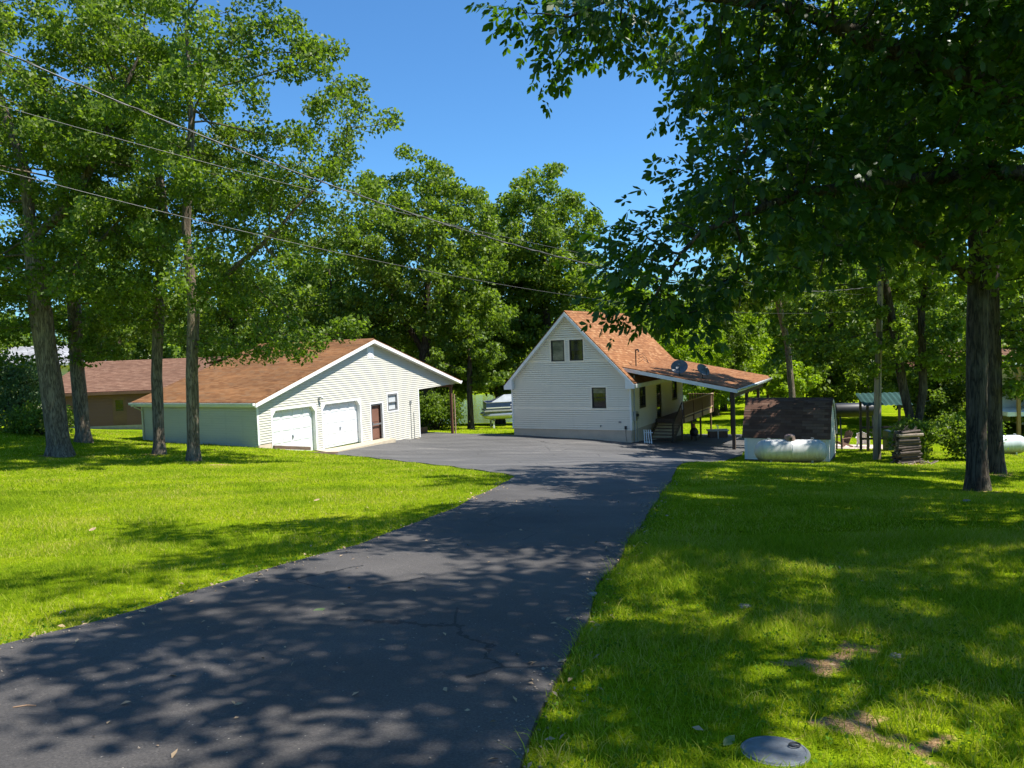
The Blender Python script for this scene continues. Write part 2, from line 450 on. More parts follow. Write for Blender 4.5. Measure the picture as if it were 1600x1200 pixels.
def lawn_material():
    m, nt, p, out = nodes_of('lawn_turf')
    v = coords(nt, (1, 1, 1))
    f1 = noise(nt, v, 0.55, 5, 0.6); f2 = noise(nt, v, 9.0, 5, 0.65); f3 = noise(nt, v, 70, 3, 0.7)
    r1 = ramp(nt, [(0.28, (0.11, 0.18, 0.012)), (0.45, (0.20, 0.285, 0.008)), (0.6, (0.25, 0.32, 0.01)), (0.75, (0.33, 0.34, 0.035))]); nt.links.new(f1, r1.inputs[0])
    r2 = ramp(nt, [(0.3, (0.55, 0.6, 0.5)), (0.65, (1.15, 1.12, 1.05))]); nt.links.new(f2, r2.inputs[0])
    c = mixc(nt, 1.0, r1.outputs[0], r2.outputs[0], 'MULTIPLY')
    r3 = ramp(nt, [(0.35, (0.55, 0.55, 0.5)), (0.6, (1.1, 1.1, 1.1))]); nt.links.new(f3, r3.inputs[0])
    c = mixc(nt, 1.0, c, r3.outputs[0], 'MULTIPLY')
    # bare earth: an attribute painted by place
    a = nt.nodes.new('ShaderNodeAttribute'); a.attribute_name = 'dirt'
    dn = noise(nt, v, 5.0, 5, 0.65)
    ml = N(nt, 'ShaderNodeMath', operation='MULTIPLY_ADD'); nt.links.new(dn, ml.inputs[0]); ml.inputs[1].default_value = 1.4
    sb = N(nt, 'ShaderNodeMath', operation='ADD'); nt.links.new(a.outputs['Fac'], sb.inputs[0]); sb.inputs[1].default_value = -1.15
    nt.links.new(sb.outputs[0], ml.inputs[2])
    rd = ramp(nt, [(0.05, (0, 0, 0)), (0.25, (1, 1, 1))]); nt.links.new(ml.outputs[0], rd.inputs[0])
    soil = ramp(nt, [(0.3, (0.16, 0.095, 0.04)), (0.5, (0.36, 0.225, 0.11)), (0.7, (0.54, 0.36, 0.2))]); nt.links.new(f3, soil.inputs[0])
    c = mixc(nt, rd.outputs[0], c, soil.outputs[0])
    nt.links.new(c, p.inputs['Base Color'])
    p.inputs['Roughness'].default_value = 1.0; p.inputs['Specular IOR Level'].default_value = 0.0
    bump(nt, p, f3, 0.8, 0.03)
    return m

def axis_coords(lo, hi, d0, d1, fine, mid, far):
    a = list(np.arange(d0, d1 + 1e-6, fine)); x = d1
    st = mid
    while x < hi: x += st; st = min(st * 1.18, far); a.append(x)
    x = d0; st = mid; b = []
    while x > lo: x -= st; st = min(st * 1.18, far); b.append(x)
    return np.array(b[::-1] + a)

DIRT = [(1.85, 4.7, .28, .95), (2.2, 5.0, .22, .8), (1.62, 3.75, .22, 1.0), (1.85, 3.5, .2, .9), (.95, 4.75, .16, .6), (0.62, 4.3, .14, .5), (1.25, 3.62, .16, .7), (-9.6, 24.9, 0.5, .9), (15.3, 29.6, 1.2, .8),
        (10.6, 17.4, .9, .7), (13.3, 21.0, .9, .7), (5.2, 11, .35, .6), (7.3, 12.5, .35, .6), (3.6, 9.4, .3, .5), (-11.1, 26.3, .8, .75), (-13.6, 29.3, .8, .75), (-16.5, 27.8, 1.0, .75),
        (-10.2, 33.8, .9, .8)]
def dirt_at(x, y):
    d = np.zeros_like(x)
    for a, b, r, s in DIRT:
        th = np.arctan2(y - b, x - a); q = r * (1 + .38 * np.sin(3 * th + a * 7) + .25 * np.sin(5 * th + b * 5) + .15 * np.sin(9 * th + a * 3))
        d = np.maximum(d, s * np.exp(-(((x - a) / q) ** 2 + ((y - b) / (q * .8)) ** 2)))
    return d

def make_ground():
    xs = axis_coords(-1600, 1600, -24, 26, 0.4, 0.8, 120); ys = axis_coords(-900, 2600, -6, 56, 0.4, 0.8, 140)
    # extra fine band close to the camera
    xs = np.unique(np.concatenate([xs, np.arange(-1.0, 3.2, 0.1)])); ys = np.unique(np.concatenate([ys, np.arange(2.8, 6.2, 0.1)]))
    X, Y = np.meshgrid(xs, ys)
    Z = hz(X, Y)
    far = np.clip((np.hypot(X, Y - 60) - 260) / 500, 0, 1)
    Z = Z * (1 - far) + far * 6.0
    small = (np.sin(X * 1.9 + 0.6 * Y) + np.sin(Y * 2.3 - X * .7)) * 0.012
    Z = Z + small * (np.hypot(X, Y) < 80)
    nx, ny = len(xs), len(ys)
    verts = np.stack([X.ravel(), Y.ravel(), Z.ravel()], -1)
    i = np.arange(nx - 1)[None, :] + np.arange(ny - 1)[:, None] * nx
    q = np.stack([i, i + 1, i + 1 + nx, i + nx], -1).reshape(-1, 4)
    me = fast_mesh('ground', verts, quads=q, smooth=True)
    a = me.attributes.new('dirt', 'FLOAT', 'POINT')
    a.data.foreach_set('value', dirt_at(X, Y).astype(np.float32).ravel())
    me.materials.append(lawn_material())
    o = bpy.data.objects.new('ground', me); link(o)
    tag(o, 'mown green lawn sloping down past the buildings to the lake', 'lawn', kind='structure')
make_ground()
def gsurf(x, y):
    return hz(x, y) + (np.sin(x * 1.9 + 0.6 * y) + np.sin(y * 2.3 - x * .7)) * 0.012

# ------------------------------------------------------------------ asphalt drive and parking court
def wp(base, a, b): p = base + V * a + U * b; return (p.x, p.y)
ASPH = [(-1.6, -6), (-.75, 0), (0.0, 3.4), (.11, 4.03), (.28, 4.76), (.71, 6.84), (1.35, 9.15), (2.09, 12.04), (2.84, 14.84), (3.9, 19.0), (5.0, 23.4),
        (6.3, 26.6), (8.0, 30.3), (9.2, 33.4), (9.9, 35.4), (11.0, 37.2), wp(HOU, 13.3, 0.0), wp(HOU, 13.3, 6), wp(HOU, 13.3, 11.2), wp(HOU, 7.4, 11.2), wp(HOU, 7.25, 6), wp(HOU, 7.25, .1), wp(HOU, 3.5, .1), wp(HOU, 0.05, .1),
        (-1.2, 46.6), wp(GAR, 0.35, 12.6), wp(GAR, -3.0, 12.4), wp(GAR, -3.0, 8.65), wp(GAR, -.1, 8.5), wp(GAR, -.05, 4), wp(GAR, .0, -.15), wp(GAR, 1.25, -.2),
        (-6.6, 32.5), (-4.75, 29.4), (-3.6, 27.5), (-2.4, 25.5), (-1.2, 22.4), (-.35, 20.6), (-.04, 19.2), (-.25, 17.4), (-.59, 15.2), (-1.13, 12.5), (-1.94, 9.27), (-2.57, 7.82), (-3.07, 6.84),
        (-3.34, 5.86), (-3.6, 5.2), (-4.2, 3.5), (-5.3, 0), (-7, -6)]
def densify(poly, step, jit):
    out = []
    n = len(poly)
    for i in range(n):
        a = np.array(poly[i]); b = np.array(poly[(i + 1) % n]); L = np.hypot(*(b - a)); k = max(1, int(L / step))
        nrm = np.array([-(b - a)[1], (b - a)[0]]) / max(L, 1e-6)
        for j in range(k):
            p = a + (b - a) * j / k
            w = math.sin(p[0] * 3.1 + p[1] * 1.7) + math.sin(p[0] * 7.3 - p[1] * 5.1) * .6 + random.uniform(-1, 1) * .5
            out.append(tuple(p + nrm * w * jit))
    return out
def smooth_poly(poly, keep=()):
    return poly
ASPH_D = densify(ASPH, 0.22, 0.016)
def in_poly(px, py, poly):
    px = np.asarray(px, float); py = np.asarray(py, float); c = np.zeros(px.shape, bool)
    n = len(poly)
    for i in range(n):
        x0, y0 = poly[i]; x1, y1 = poly[(i + 1) % n]
        if y0 == y1: continue
        cond = ((y0 > py) != (y1 > py)) & (px < (x1 - x0) * (py - y0) / (y1 - y0) + x0)
        c ^= cond
    return c

def sheet(name, poly, lift, mat, step=0.6, skirt=0.08, kind='structure', label=None, cat=None, zf=None):
    zf = zf or gsurf
    xs = [p[0] for p in poly]; ys = [p[1] for p in poly]
    gx, gy = np.meshgrid(np.arange(min(xs), max(xs), step), np.arange(min(ys), max(ys), step))
    gx = gx.ravel() + RNG.uniform(-.1, .1, gx.size) * step; gy = gy.ravel() + RNG.uniform(-.1, .1, gy.size) * step
    ins = in_poly(gx, gy, poly)
    pts = [Vector(p) for p in poly] + [Vector((a, b)) for a, b in zip(gx[ins], gy[ins])]
    n = len(poly)
    r = delaunay_2d_cdt(pts, [(i, (i + 1) % n) for i in range(n)], [], 1, 1e-5)
    v2, fs = r[0], r[2]
    co = np.array([(p.x, p.y) for p in v2])
    z = zf(co[:, 0], co[:, 1]) + lift
    vs = [(a, b, c) for (a, b), c in zip(co, z)]
    # skirt
    b0 = len(vs); fs = [tuple(f) for f in fs]
    cnt = {}
    for f in fs:
        for i in range(3):
            e = (f[i], f[(i + 1) % 3]); cnt[e] = 1
    low = {}
    for (a, b) in list(cnt):
        if (b, a) not in cnt:
            for k in (a, b):
                if k not in low:
                    low[k] = len(vs); vs.append((vs[k][0], vs[k][1], vs[k][2] - skirt - lift))
            fs.append((a, low[a], low[b], b))
    me = bpy.data.meshes.new(name); me.from_pydata(vs, [], fs); me.update()
    me.materials.append(mat)
    o = bpy.data.objects.new(name, me); link(o)
    return tag(o, label, cat, kind=kind)

def asphalt_material():
    m, nt, p, out = nodes_of('sealed_asphalt')
    t = nt.nodes.new('ShaderNodeTexCoord'); v = t.outputs['Object']
    sep = nt.nodes.new('ShaderNodeSeparateXYZ'); nt.links.new(v, sep.inputs[0])
    f1 = noise(nt, v, 0.5, 5, 0.6); f2 = noise(nt, v, 75, 4, 0.8); f3 = noise(nt, coords(nt, (0.25, 0.9, 1), rot=(0, 0, 0.5)), 0.9, 6, 0.65)
    # wear: the old court by the garage has lost its seal coat
    mr = N(nt, 'ShaderNodeMapRange'); mr.inputs['From Min'].default_value = 18.5; mr.inputs['From Max'].default_value = 27.0
    wv = N(nt, 'ShaderNodeMath', operation='MULTIPLY_ADD'); nt.links.new(f1, wv.inputs[0]); wv.inputs[1].default_value = 7.0; nt.links.new(sep.outputs['Y'], wv.inputs[2])
    wx = N(nt, 'ShaderNodeMath', operation='MULTIPLY_ADD'); nt.links.new(sep.outputs['X'], wx.inputs[0]); wx.inputs[1].default_value = -0.9; nt.links.new(wv.outputs[0], wx.inputs[2])
    nt.links.new(wx.outputs[0], mr.inputs['Value'])
    new = ramp(nt, [(0.25, (0.035, 0.0315, 0.029)), (0.5, (0.060, 0.054, 0.0495)), (0.75, (0.095, 0.086, 0.079))]); nt.links.new(f1, new.inputs[0])
    old = ramp(nt, [(0.35, (0.066, 0.063, 0.061)), (0.6, (0.105, 0.10, 0.096)), (0.74, (0.25, 0.225, 0.195))]); nt.links.new(f3, old.inputs[0])
    c = mixc(nt, mr.outputs[0], new.outputs[0], old.outputs[0])
    sp = ramp(nt, [(0.32, (0.45, 0.45, 0.45)), (0.5, (0.95, 0.95, 0.95)), (0.64, (1.35, 1.35, 1.35)), (0.74, (3.2, 3.1, 2.9))]); nt.links.new(f2, sp.inputs[0])
    c = mixc(nt, 1.0, c, sp.outputs[0], 'MULTIPLY')
    # pale grit scattered on the surface
    vo = N(nt, 'ShaderNodeTexVoronoi', Scale=19.0); nt.links.new(v, vo.inputs['Vector'])
    g1 = N(nt, 'ShaderNodeMath', operation='LESS_THAN'); nt.links.new(vo.outputs['Distance'], g1.inputs[0]); g1.inputs[1].default_value = 0.085
    sepc = nt.nodes.new('ShaderNodeSeparateColor'); nt.links.new(vo.outputs['Color'], sepc.inputs[0])
    g2 = N(nt, 'ShaderNodeMath', operation='GREATER_THAN'); nt.links.new(sepc.outputs[0], g2.inputs[0]); g2.inputs[1].default_value = 0.55
    g3 = N(nt, 'ShaderNodeMath', operation='MULTIPLY'); nt.links.new(g1.outputs[0], g3.inputs[0]); nt.links.new(g2.outputs[0], g3.inputs[1])
    c = mixc(nt, g3.outputs[0], c, (0.3, 0.27, 0.22))
    # hairline cracks
    wob = noise(nt, v, 1.7, 5, 0.7)
    vm = nt.nodes.new('ShaderNodeMix'); vm.data_type = 'VECTOR'; vm.inputs[0].default_value = 0.16; nt.links.new(v, vm.inputs[4]); nt.links.new(wob, vm.inputs[5])
    vc = N(nt, 'ShaderNodeTexVoronoi', Scale=0.42); vc.feature = 'DISTANCE_TO_EDGE'; nt.links.new(vm.outputs[1], vc.inputs['Vector'])
    k1 = N(nt, 'ShaderNodeMath', operation='LESS_THAN'); nt.links.new(vc.outputs['Distance'], k1.inputs[0]); k1.inputs[1].default_value = 0.0028
    km = noise(nt, v, 0.35, 3, 0.5); k2 = N(nt, 'ShaderNodeMath', operation='GREATER_THAN'); nt.links.new(km, k2.inputs[0]); k2.inputs[1].default_value = 0.5
    k3 = N(nt, 'ShaderNodeMath', operation='MULTIPLY'); nt.links.new(k1.outputs[0], k3.inputs[0]); nt.links.new(k2.outputs[0], k3.inputs[1])
    c = mixc(nt, k3.outputs[0], c, (0.012, 0.011, 0.011))
    nt.links.new(c, p.inputs['Base Color'])
    p.inputs['Roughness'].default_value = 0.72; p.inputs['Specular IOR Level'].default_value = 0.45
    bump(nt, p, f2, 0.6, 0.006)
    return m
M['asphalt'] = asphalt_material()
sheet('driveway', ASPH_D, 0.035, M['asphalt'], 0.6, 0.1, 'structure', 'dark sealed asphalt driveway widening into the parking court', 'driveway')

# concrete apron in front of the two garage doors
apron = [wp(GAR, .02, -.12), wp(GAR, 1.0, -.14), wp(GAR, .95, 3.0), wp(GAR, .8, 5.15), wp(GAR, .02, 5.2)]
def apron_z(x, y): return np.maximum(hz(x, y) + 0.06, GAR.z - 0.06)
sheet('concrete_apron', densify(apron, .3, .004), 0.0, M['concrete'], 0.4, 0.25, 'structure', 'tan concrete apron below the garage doors', 'apron', zf=apron_z)

# lake
def water_material():
    m, nt, p, out = nodes_of('green_lake_water')
    v = coords(nt, (0.5, 1.6, 1)); f = noise(nt, v, 1.2, 4, 0.6)
    p.inputs['Base Color'].default_value = (0.07, 0.085, 0.03, 1); p.inputs['Roughness'].default_value = 0.12
    p.inputs['Specular IOR Level'].default_value = 0.5
    bump(nt, p, f, 0.25, 0.1)
    return m
mb = MB(); mb.add([(-90, 84, -8), (60, 84, -8), (60, 162, -8), (-90, 162, -8)], [(0, 1, 2, 3)])
tag(mb.build('lake_water', water_material()), 'still olive green lake water beyond the boat', 'lake', kind='structure')

# ------------------------------------------------------------------ building helpers
def courses(mb, zmin, zmax, lo, hi, holes, course, d0=0.028, d1=0.003, gp_=0.013, gd=0.03):
    """lapped boards in local x (along), y (up), z (out)."""
    y0 = zmin
    while y0 < zmax - 1e-4:
        y1 = min(y0 + course, zmax)
        cuts = sorted({y0, y1} | {h[2] for h in holes if y0 < h[2] < y1} | {h[3] for h in holes if y0 < h[3] < y1})
        gap = gp_ if d0 > .02 else 0.0
        for ya, yb in zip(cuts[:-1], cuts[1:]):
            if yb == y1 and yb - ya > 2 * gap: yb = yb - gap
            ym = (ya + yb) / 2
            iv = [(lo(ya), hi(ya), lo(yb), hi(yb))]
            for h in holes:
                if h[2] <= ym <= h[3]:
                    nv = []
                    for a0, b0, a1, b1 in iv:
                        if h[1] <= min(a0, a1) or h[0] >= max(b0, b1): nv.append((a0, b0, a1, b1)); continue
                        if h[0] > min(a0, a1): nv.append((a0, h[0], a1, h[0]))
                        if h[1] < max(b0, b1): nv.append((h[1], b0, h[1], b1))
                    iv = nv
            za = d0 + (d1 - d0) * (ya - y0) / course; zb = d0 + (d1 - d0) * (yb - y0) / course
            for a0, b0, a1, b1 in iv:
                if b0 - a0 < 0.004 and b1 - a1 < 0.004: continue
                mb.add([(a0, ya, za), (b0, ya, za), (b1, yb, zb), (a1, yb, zb)], [(0, 1, 2, 3)])
                if ya == y0: mb.add([(a0, ya, -gd if gap else 0), (b0, ya, -gd if gap else 0), (b0, ya, za), (a0, ya, za)], [(0, 1, 2, 3)])
        y0 = y1
    return mb

def siding(parent, matrix, zmin, zmax, lo, hi, holes, mat, course=0.11, name='siding', gp_=0.013, gd=0.03):
    return courses(MB(), zmin, zmax, lo, hi, holes, course, gp_=gp_, gd=gd).build(name, mat, parent, matrix, kind='stuff')

def slope(parent, e0, e1, r0, mat, name='roof', course=0.145, th=0.05, under=None):
    e0, e1, r0 = Vector(e0), Vector(e1), Vector(r0)
    if (e1 - e0).cross(r0 - e0).z < 0:
        r0 = r0 + (e1 - e0); e0, e1 = e1, e0
    W = (e1 - e0).length; L = (r0 - e0).length
    mb = courses(MB(), 0, L, lambda y: 0, lambda y: W, [], course, 0.014, 0.004)
    mb.box(0, W, 0, L, -th, 0)
    o = mb.build(name, mat, parent, frame(e0, e1 - e0, r0 - e0))
    return o

def window(parent, mat4, x0, x1, y0, y1, fm, gm, depth=0.05, casing=None, rail=True, fw=0.05, gm2=None):
    f = MB()
    f.box(x0, x1, y1 - fw, y1, -depth, 0.02); f.box(x0, x1, y0, y0 + fw, -depth, 0.03)
    f.box(x0, x0 + fw, y0 + fw, y1 - fw, -depth, 0.02); f.box(x1 - fw, x1, y0 + fw, y1 - fw, -depth, 0.02)
    ym = (y0 + y1) / 2
    if rail: f.box(x0 + fw, x1 - fw, ym - .02, ym + .02, -depth, 0.012)
    o = f.build('window', fm, parent, mat4)
    if rail:
        MB().box(x0 + fw, x1 - fw, ym + .02, y1 - fw, -depth + .005, -depth + .02).build('pane', gm2 or gm, o)
        MB().box(x0 + fw, x1 - fw, y0 + fw, ym - .02, -depth - .02, -depth - .005).build('pane', gm, o)
    else:
        MB().box(x0 + fw, x1 - fw, y0 + fw, y1 - fw, -depth, -depth + .012).build('pane', gm, o)
    if casing:
        c = MB(); w = 0.07
        c.box(x0 - w, x1 + w, y1 + .002, y1 + w, -.01, .028); c.box(x0 - w, x1 + w, y0 - w, y0 - .002, -.01, .034)
        c.box(x0 - w, x0 - .002, y0 - .002, y1 + .002, -.01, .028); c.box(x1 + .002, x1 + w, y0 - .002, y1 + .002, -.01, .028)
        c.build('casing', casing, o)
    return o

# ------------------------------------------------------------------ garage
def build_garage():
    g = empty('garage', GAR, -TH, 'cream sided two-car garage with low brown shingled gable roof', 'garage')
    y0, y1, x1 = -3.59, 8.57, -7.5
    sl = 0.316; ya = 4.38; top = 5.23
    und = lambda y: top - sl * abs(y - ya) - 0.19
    FM = frame((0, y0, 0), (0, 1, 0), (0, 0, 1))        # front: s along u, up, out = +x
    D1 = (y0 + 3.59 - 2.72 - y0 - 0, 0)
    s = lambda y: y - y0
    d1 = (s(-2.72), s(0.0)); d2 = (s(.54), s(3.31)); md = (s(4.19), s(5.16)); wn_ = (s(5.66), s(6.54))
    holes = [(d1[0], d1[1], -1, 2.13), (d2[0], d2[1], -1, 2.13), (md[0], md[1], -1, 1.82), (wn_[0], wn_[1], 1.33, 2.24),
             (-.1, d1[0], -1, .74), (d1[1], d2[0], -1, -.02), (d2[1], md[0], -1, -.08), (md[1], 20, -1, -.43)]
    hi_y = 12.62
    def lo(z): return max(0.0, s(ya - (top - .19 - z) / sl)) if z > 2.3 else 0.0
    def hi(z): return min(s(hi_y), s(ya + (top - .19 - z) / sl)) if z > 2.345 else s(y1)
    siding(g, FM, -.45, 5.03, lo, hi, holes, M['siding'])
    # the end wall on the lawn side
    LM = frame((x1, y0, 0), (1, 0, 0), (0, 0, 1))
    siding(g, LM, .55, 2.5, lambda z: 0, lambda z: 7.5, [], M['siding'])
    # solid body behind the skins
    pts = [(-.24, y0 + .02, -.8), (-.24, y1 - .02, -.8), (-.24, y1 - .02, und(y1)), (-.24, ya, und(ya)), (-.24, y0 + .02, und(y0))]
    MB().prism(pts, (x1 + .26, 0, 0)).build('wall_body', M['siding'], g)
    MB().prism([(-.03, y1 - .02, 2.36), (-.03, 12.6, 2.36), (-.03, ya, und(ya) - .01), (-.03, y0 + .02, und(y0) - .01), (-.03, y0 + .02, 2.36)], (-.2, 0, 0)).build('gable_backing', M['siding'], g)
    # dark plank wall inside the side porch
    for i in range(25):
        a = -.06 - i * .3
        if a - .29 < x1: break
        MB().box(a - .29, a, y1 + .001, y1 + .022 + .004 * (i % 3), -.75, 2.36).build('plank', M['dark_wood'], g)
    # corner boards and foundation
    cb = MB(); cb.box(.0, .03, y0 - .03, y0 + .07, .72, 2.5)
    cb.build('corner_board', M['white'], g)
    MB().box(-.06, .032, y1 - .07, y1 + .024, -.43, 2.36).build('corner_board', M['white'], g)
    MB().box(x1 - .03, x1 + .07, y0 - .03, y0 - .0005, .55, 2.5).build('corner_board', M['siding'], g)
    MB().box(-.2, .004, y0 + .01, -2.78, -.3, .73).build('foundation', M['foundation'], g)
    MB().box(-.2, -.004, 5.22, y1 - .01, -.9, -.43).build('foundation', M['concrete'], g)
    MB().box(x1 + .05, -.21, y0 + .01, y0 + .2, -.3, .56).build('foundation', M['foundation'], g)
    # doors
    pm = None
    for (a, b) in (d1, d2):
        w = b - a; hgt = 2.13; ch = .26
        cs = MB(); t = .10
        cs.box(a - t, a, -.06, hgt + t, -.02, .03); cs.box(b, b + t, -.06, hgt + t, -.02, .03); cs.box(a, b, hgt, hgt + t, -.02, .03)
        cs.prism([(a, hgt, -.2), (a, hgt - ch, -.2), (a + ch * .8, hgt, -.2)], (0, 0, .229)); cs.prism([(b, hgt, -.2), (b - ch * .8, hgt, -.2), (b, hgt - ch, -.2)], (0, 0, .229))
        cs.box(a - .02, a, -.06, hgt, -.24, -.021); cs.box(b, b + .02, -.06, hgt, -.24, -.021); cs.box(a, b, hgt, hgt + .02, -.24, -.021)
        cs.build('door_casing', M['white'], g, FM)
        dr = MB(); sec = hgt / 4
        for k in range(4): dr.box(a + .004, b - .004, k * sec - .02 * (k == 0) + .004, (k + 1) * sec - .004, -.235, -.175)
        dr.box(a + .004, b - .004, 0, hgt, -.236, -.19)
        door = dr.build('garage_door', M['door_white'], g, FM)
        pw = (w - .1) / 4
        if pm is None:
            q = MB(); q.bbox(0, pw - .14, 0, sec - .17, 0, .016, .014); q.box(.05, pw - .19, .05, sec - .22, .016, .019)
            pm = q.mesh('panel', M['door_white'])
        for k in range(4):
            for j in range(4):
                inst(pm, 'panel', door, Matrix.Translation((a + .05 + j * pw + .07, k * sec + .085, -.175)))
        h = MB(); h.box((a + b) / 2 - .02, (a + b) / 2 + .02, .72, .92, -.175, -.14); h.box((a + b) / 2 - .02, (a + b) / 2 + .09, .84, .87, -.15, -.125)
        h.build('handle', M['metal'], door)
    # side-hung entrance door behind an aluminium storm door
    a, b = md
    c = MB(); c.box(a - .08, a, -.1, 1.9, -.02, .03); c.box(b, b + .09, -.42, 1.9, -.02, .03); c.box(a, b, 1.82, 1.9, -.02, .03)
    c.build('door_casing', M['white'], g, FM)
    e = MB().box(a + .0, b - .0, -.2, 1.82, -.2, -.14).build('entrance_door', M['door_brown'], g, FM)
    for yy0, yy1 in ((-.05, .62), (.86, 1.62)):
        MB().bbox(a + .2, b - .2, yy0, yy1, -.14, -.125, .012).build('panel', M['door_brown'], e)
    st = MB(); st.box(a, a + .11, -.28, 1.82, -.05, -.01); st.box(b - .09, b, -.28, 1.82, -.05, -.01); st.box(a + .11, b - .09, 1.74, 1.82, -.05, -.01)
    st.box(a + .11, b - .09, -.28, -.18, -.05, -.01); st.box(a + .11, b - .09, .70, .78, -.05, -.01)
    sd = st.build('storm_door', M['grey_trim'], g, FM)
    MB().box(a + .12, a + .16, .76, .86, -.01, .03).build('handle', M['metal'], sd)
    window(g, FM, wn_[0], wn_[1], 1.33, 2.24, M['grey_trim'], M['blind'], .07, M['white'], True, .08)
    # gable louvre, lamp, conduits
    v = MB(); v.box(s(4.12), s(4.64), 4.2, 4.82, .0, .03)
    lv = v.build('gable_vent', M['white'], g, FM)
    for k in range(6): MB().add([(s(4.18), 4.27 + k * .09, .055), (s(4.58), 4.27 + k * .09, .055), (s(4.58), 4.34 + k * .09, .031), (s(4.18), 4.34 + k * .09, .031)], [(0, 1, 2, 3)]).build('slat', M['white'], lv)
    l = MB(); l.box(s(.24), s(.34), 2.34, 2.5, .0, .05); l.tube([(s(.29), 2.46, .05), (s(.33), 2.5, .16), (s(.42), 2.44, .2)], [.03, .05, .07], 8); l.tube([(s(.29), 2.34, .02), (s(.29), 2.16, .02)], .012, 6)
    l.build('lamp', M['metal'], g, FM)
    k = MB(); k.tube([(s(7.72), -.45, .04), (s(7.72), 1.6, .04)], .014, 6); k.tube([(s(8.0), -.45, .04), (s(8.0), 1.05, .04)], .014, 6); k.box(s(7.66), s(7.78), 1.55, 1.75, .015, .08)
    k.build('conduit', M['metal'], g, FM)
    # roof
    yl, yr = -3.93, 12.80; xf, xb = .30, -7.8
    zl = top - sl * (ya - yl); zr = top - sl * (yr - ya)
    slope(g, (xf, yl, zl), (xb, yl, zl), (xf, ya, top), M['roof_garage'])
    slope(g, (xf, yr, zr), (xb, yr, zr), (xf, ya, top), M['roof_garage'])
    MB().add([(xf, ya - .16, top - .035), (xf, ya, top + .03), (xf, ya + .16, top - .035), (xb, ya - .16, top - .035), (xb, ya, top + .03), (xb, ya + .16, top - .035)], [(0, 1, 4, 3), (1, 2, 5, 4)]).build('ridge_cap', M['roof_garage'], g)
    def rake(x, ex, m=M['white'], dep=.17):
        for (yy, zz_) in ((yl, zl), (yr, zr)):
            MB().prism([(x, yy, zz_ - .05), (x, ya, top - .05), (x, ya, top - .05 - dep), (x, yy, zz_ - .05 - dep * .95)], (ex, 0, 0)).build('fascia', m, g)
    rake(xf - .002, .028); rake(xb + .002, -.028)
    for (yy, zz_, sg) in ((yl, zl, -1), (yr, zr, 1)):
        MB().box(xb, xf - .004, yy - (.03 if sg < 0 else 0) + .002, yy + (.03 if sg > 0 else 0) - .002, zz_ - .19, zz_ - .02).build('fascia', M['white'], g)
        gt = MB(); yg = yy + sg * .09
        gt.add([(xb, yg - .06, zz_ - .02), (xf, yg - .06, zz_ - .02), (xf, yg - .05, zz_ - .12), (xb, yg - .05, zz_ - .12), (xf, yg + .05, zz_ - .12), (xb, yg + .05, zz_ - .12), (xf, yg + .06, zz_ - .02), (xb, yg + .06, zz_ - .02)], [(0, 1, 2, 3), (3, 2, 4, 5), (5, 4, 6, 7), (1, 2, 4, 6), (0, 3, 5, 7)])
        gt.build('gutter', M['white'], g)
        # soffit: under the rake and along the eave
        sf = MB(); sf.add([(0.002, yy, zz_ - .2), (xf - .004, yy, zz_ - .2), (xf - .004, ya, top - .2), (0.002, ya, top - .2)], [(0, 1, 2, 3)])
        sf.build('soffit', M['soffit'], g)
    MB().box(xb + .02, -.001, yl, y0 - .032, zl - .2, zl - .185).build('soffit', M['soffit'], g)
    MB().box(xb + .02, -.24, y1 + .05, 12.6, 2.345, 2.36).build('porch_ceiling', M['soffit'], g)
    # bent downspout at the far eave corner
    MB().tube([(x1 + .0, yl - .08, zl - .1), (x1 + .0, yl - .05, zl - .22), (x1 + .1, y0 - .06, zl - .42), (x1 + .1, y0 - .06, .62)], .035, 6).build('downspout', M['siding'], g)
    # porch posts and skirt
    for x in (-.14, -3.8, -7.2):
        MB().box(x - .07, x + .07, 12.2, 12.34, -1.0, 2.345).build('post', M['brown_paint'], g)
    MB().box(-.002, .05, 12.35, 12.40, -.95, 1.75).build('post_sunlit_strip', M['tan_wood'], g)  # pale strip on the post's right side, sunlight put into the colour
    MB().box(-7.3, -.03, 12.18, 12.36, 2.2, 2.344).build('header', M['brown_paint'], g)
    MB().box(-2.1, -2.0, 8.7, 12.3, -.85, -.28).build('skirt_board', M['brown_paint'], g)
    return g
build_garage()

# weathered timbers that hold the lawn back at the garage corner
def timber(p0, p1, label, w=.16, h=.15):
    d = Vector(p1) - Vector(p0); rz = math.atan2(d.y, d.x); L = d.length
    o = MB().bbox(0, L, -w / 2, w / 2, -h, 0, .012).build('retaining_timber', M['timber'])
    o.matrix_basis = Matrix.Translation(p0) @ Matrix.Rotation(rz, 4, 'Z') @ Matrix.Rotation(-math.asin(d.z / L), 4, 'Y')
    return tag(o, label, 'timber', 'timbers at the garage corner')
def gp(a, b, z): p = GAR + V * a + U * b; return (p.x, p.y, GAR.z + z)
timber(gp(.35, -3.05, .66), gp(.95, -1.45, .40), 'upper weathered timber holding back lawn at garage corner')
timber(gp(1.02, -1.55, .18), gp(1.25, .0, -.02), 'lower weathered timber running to the concrete apron')

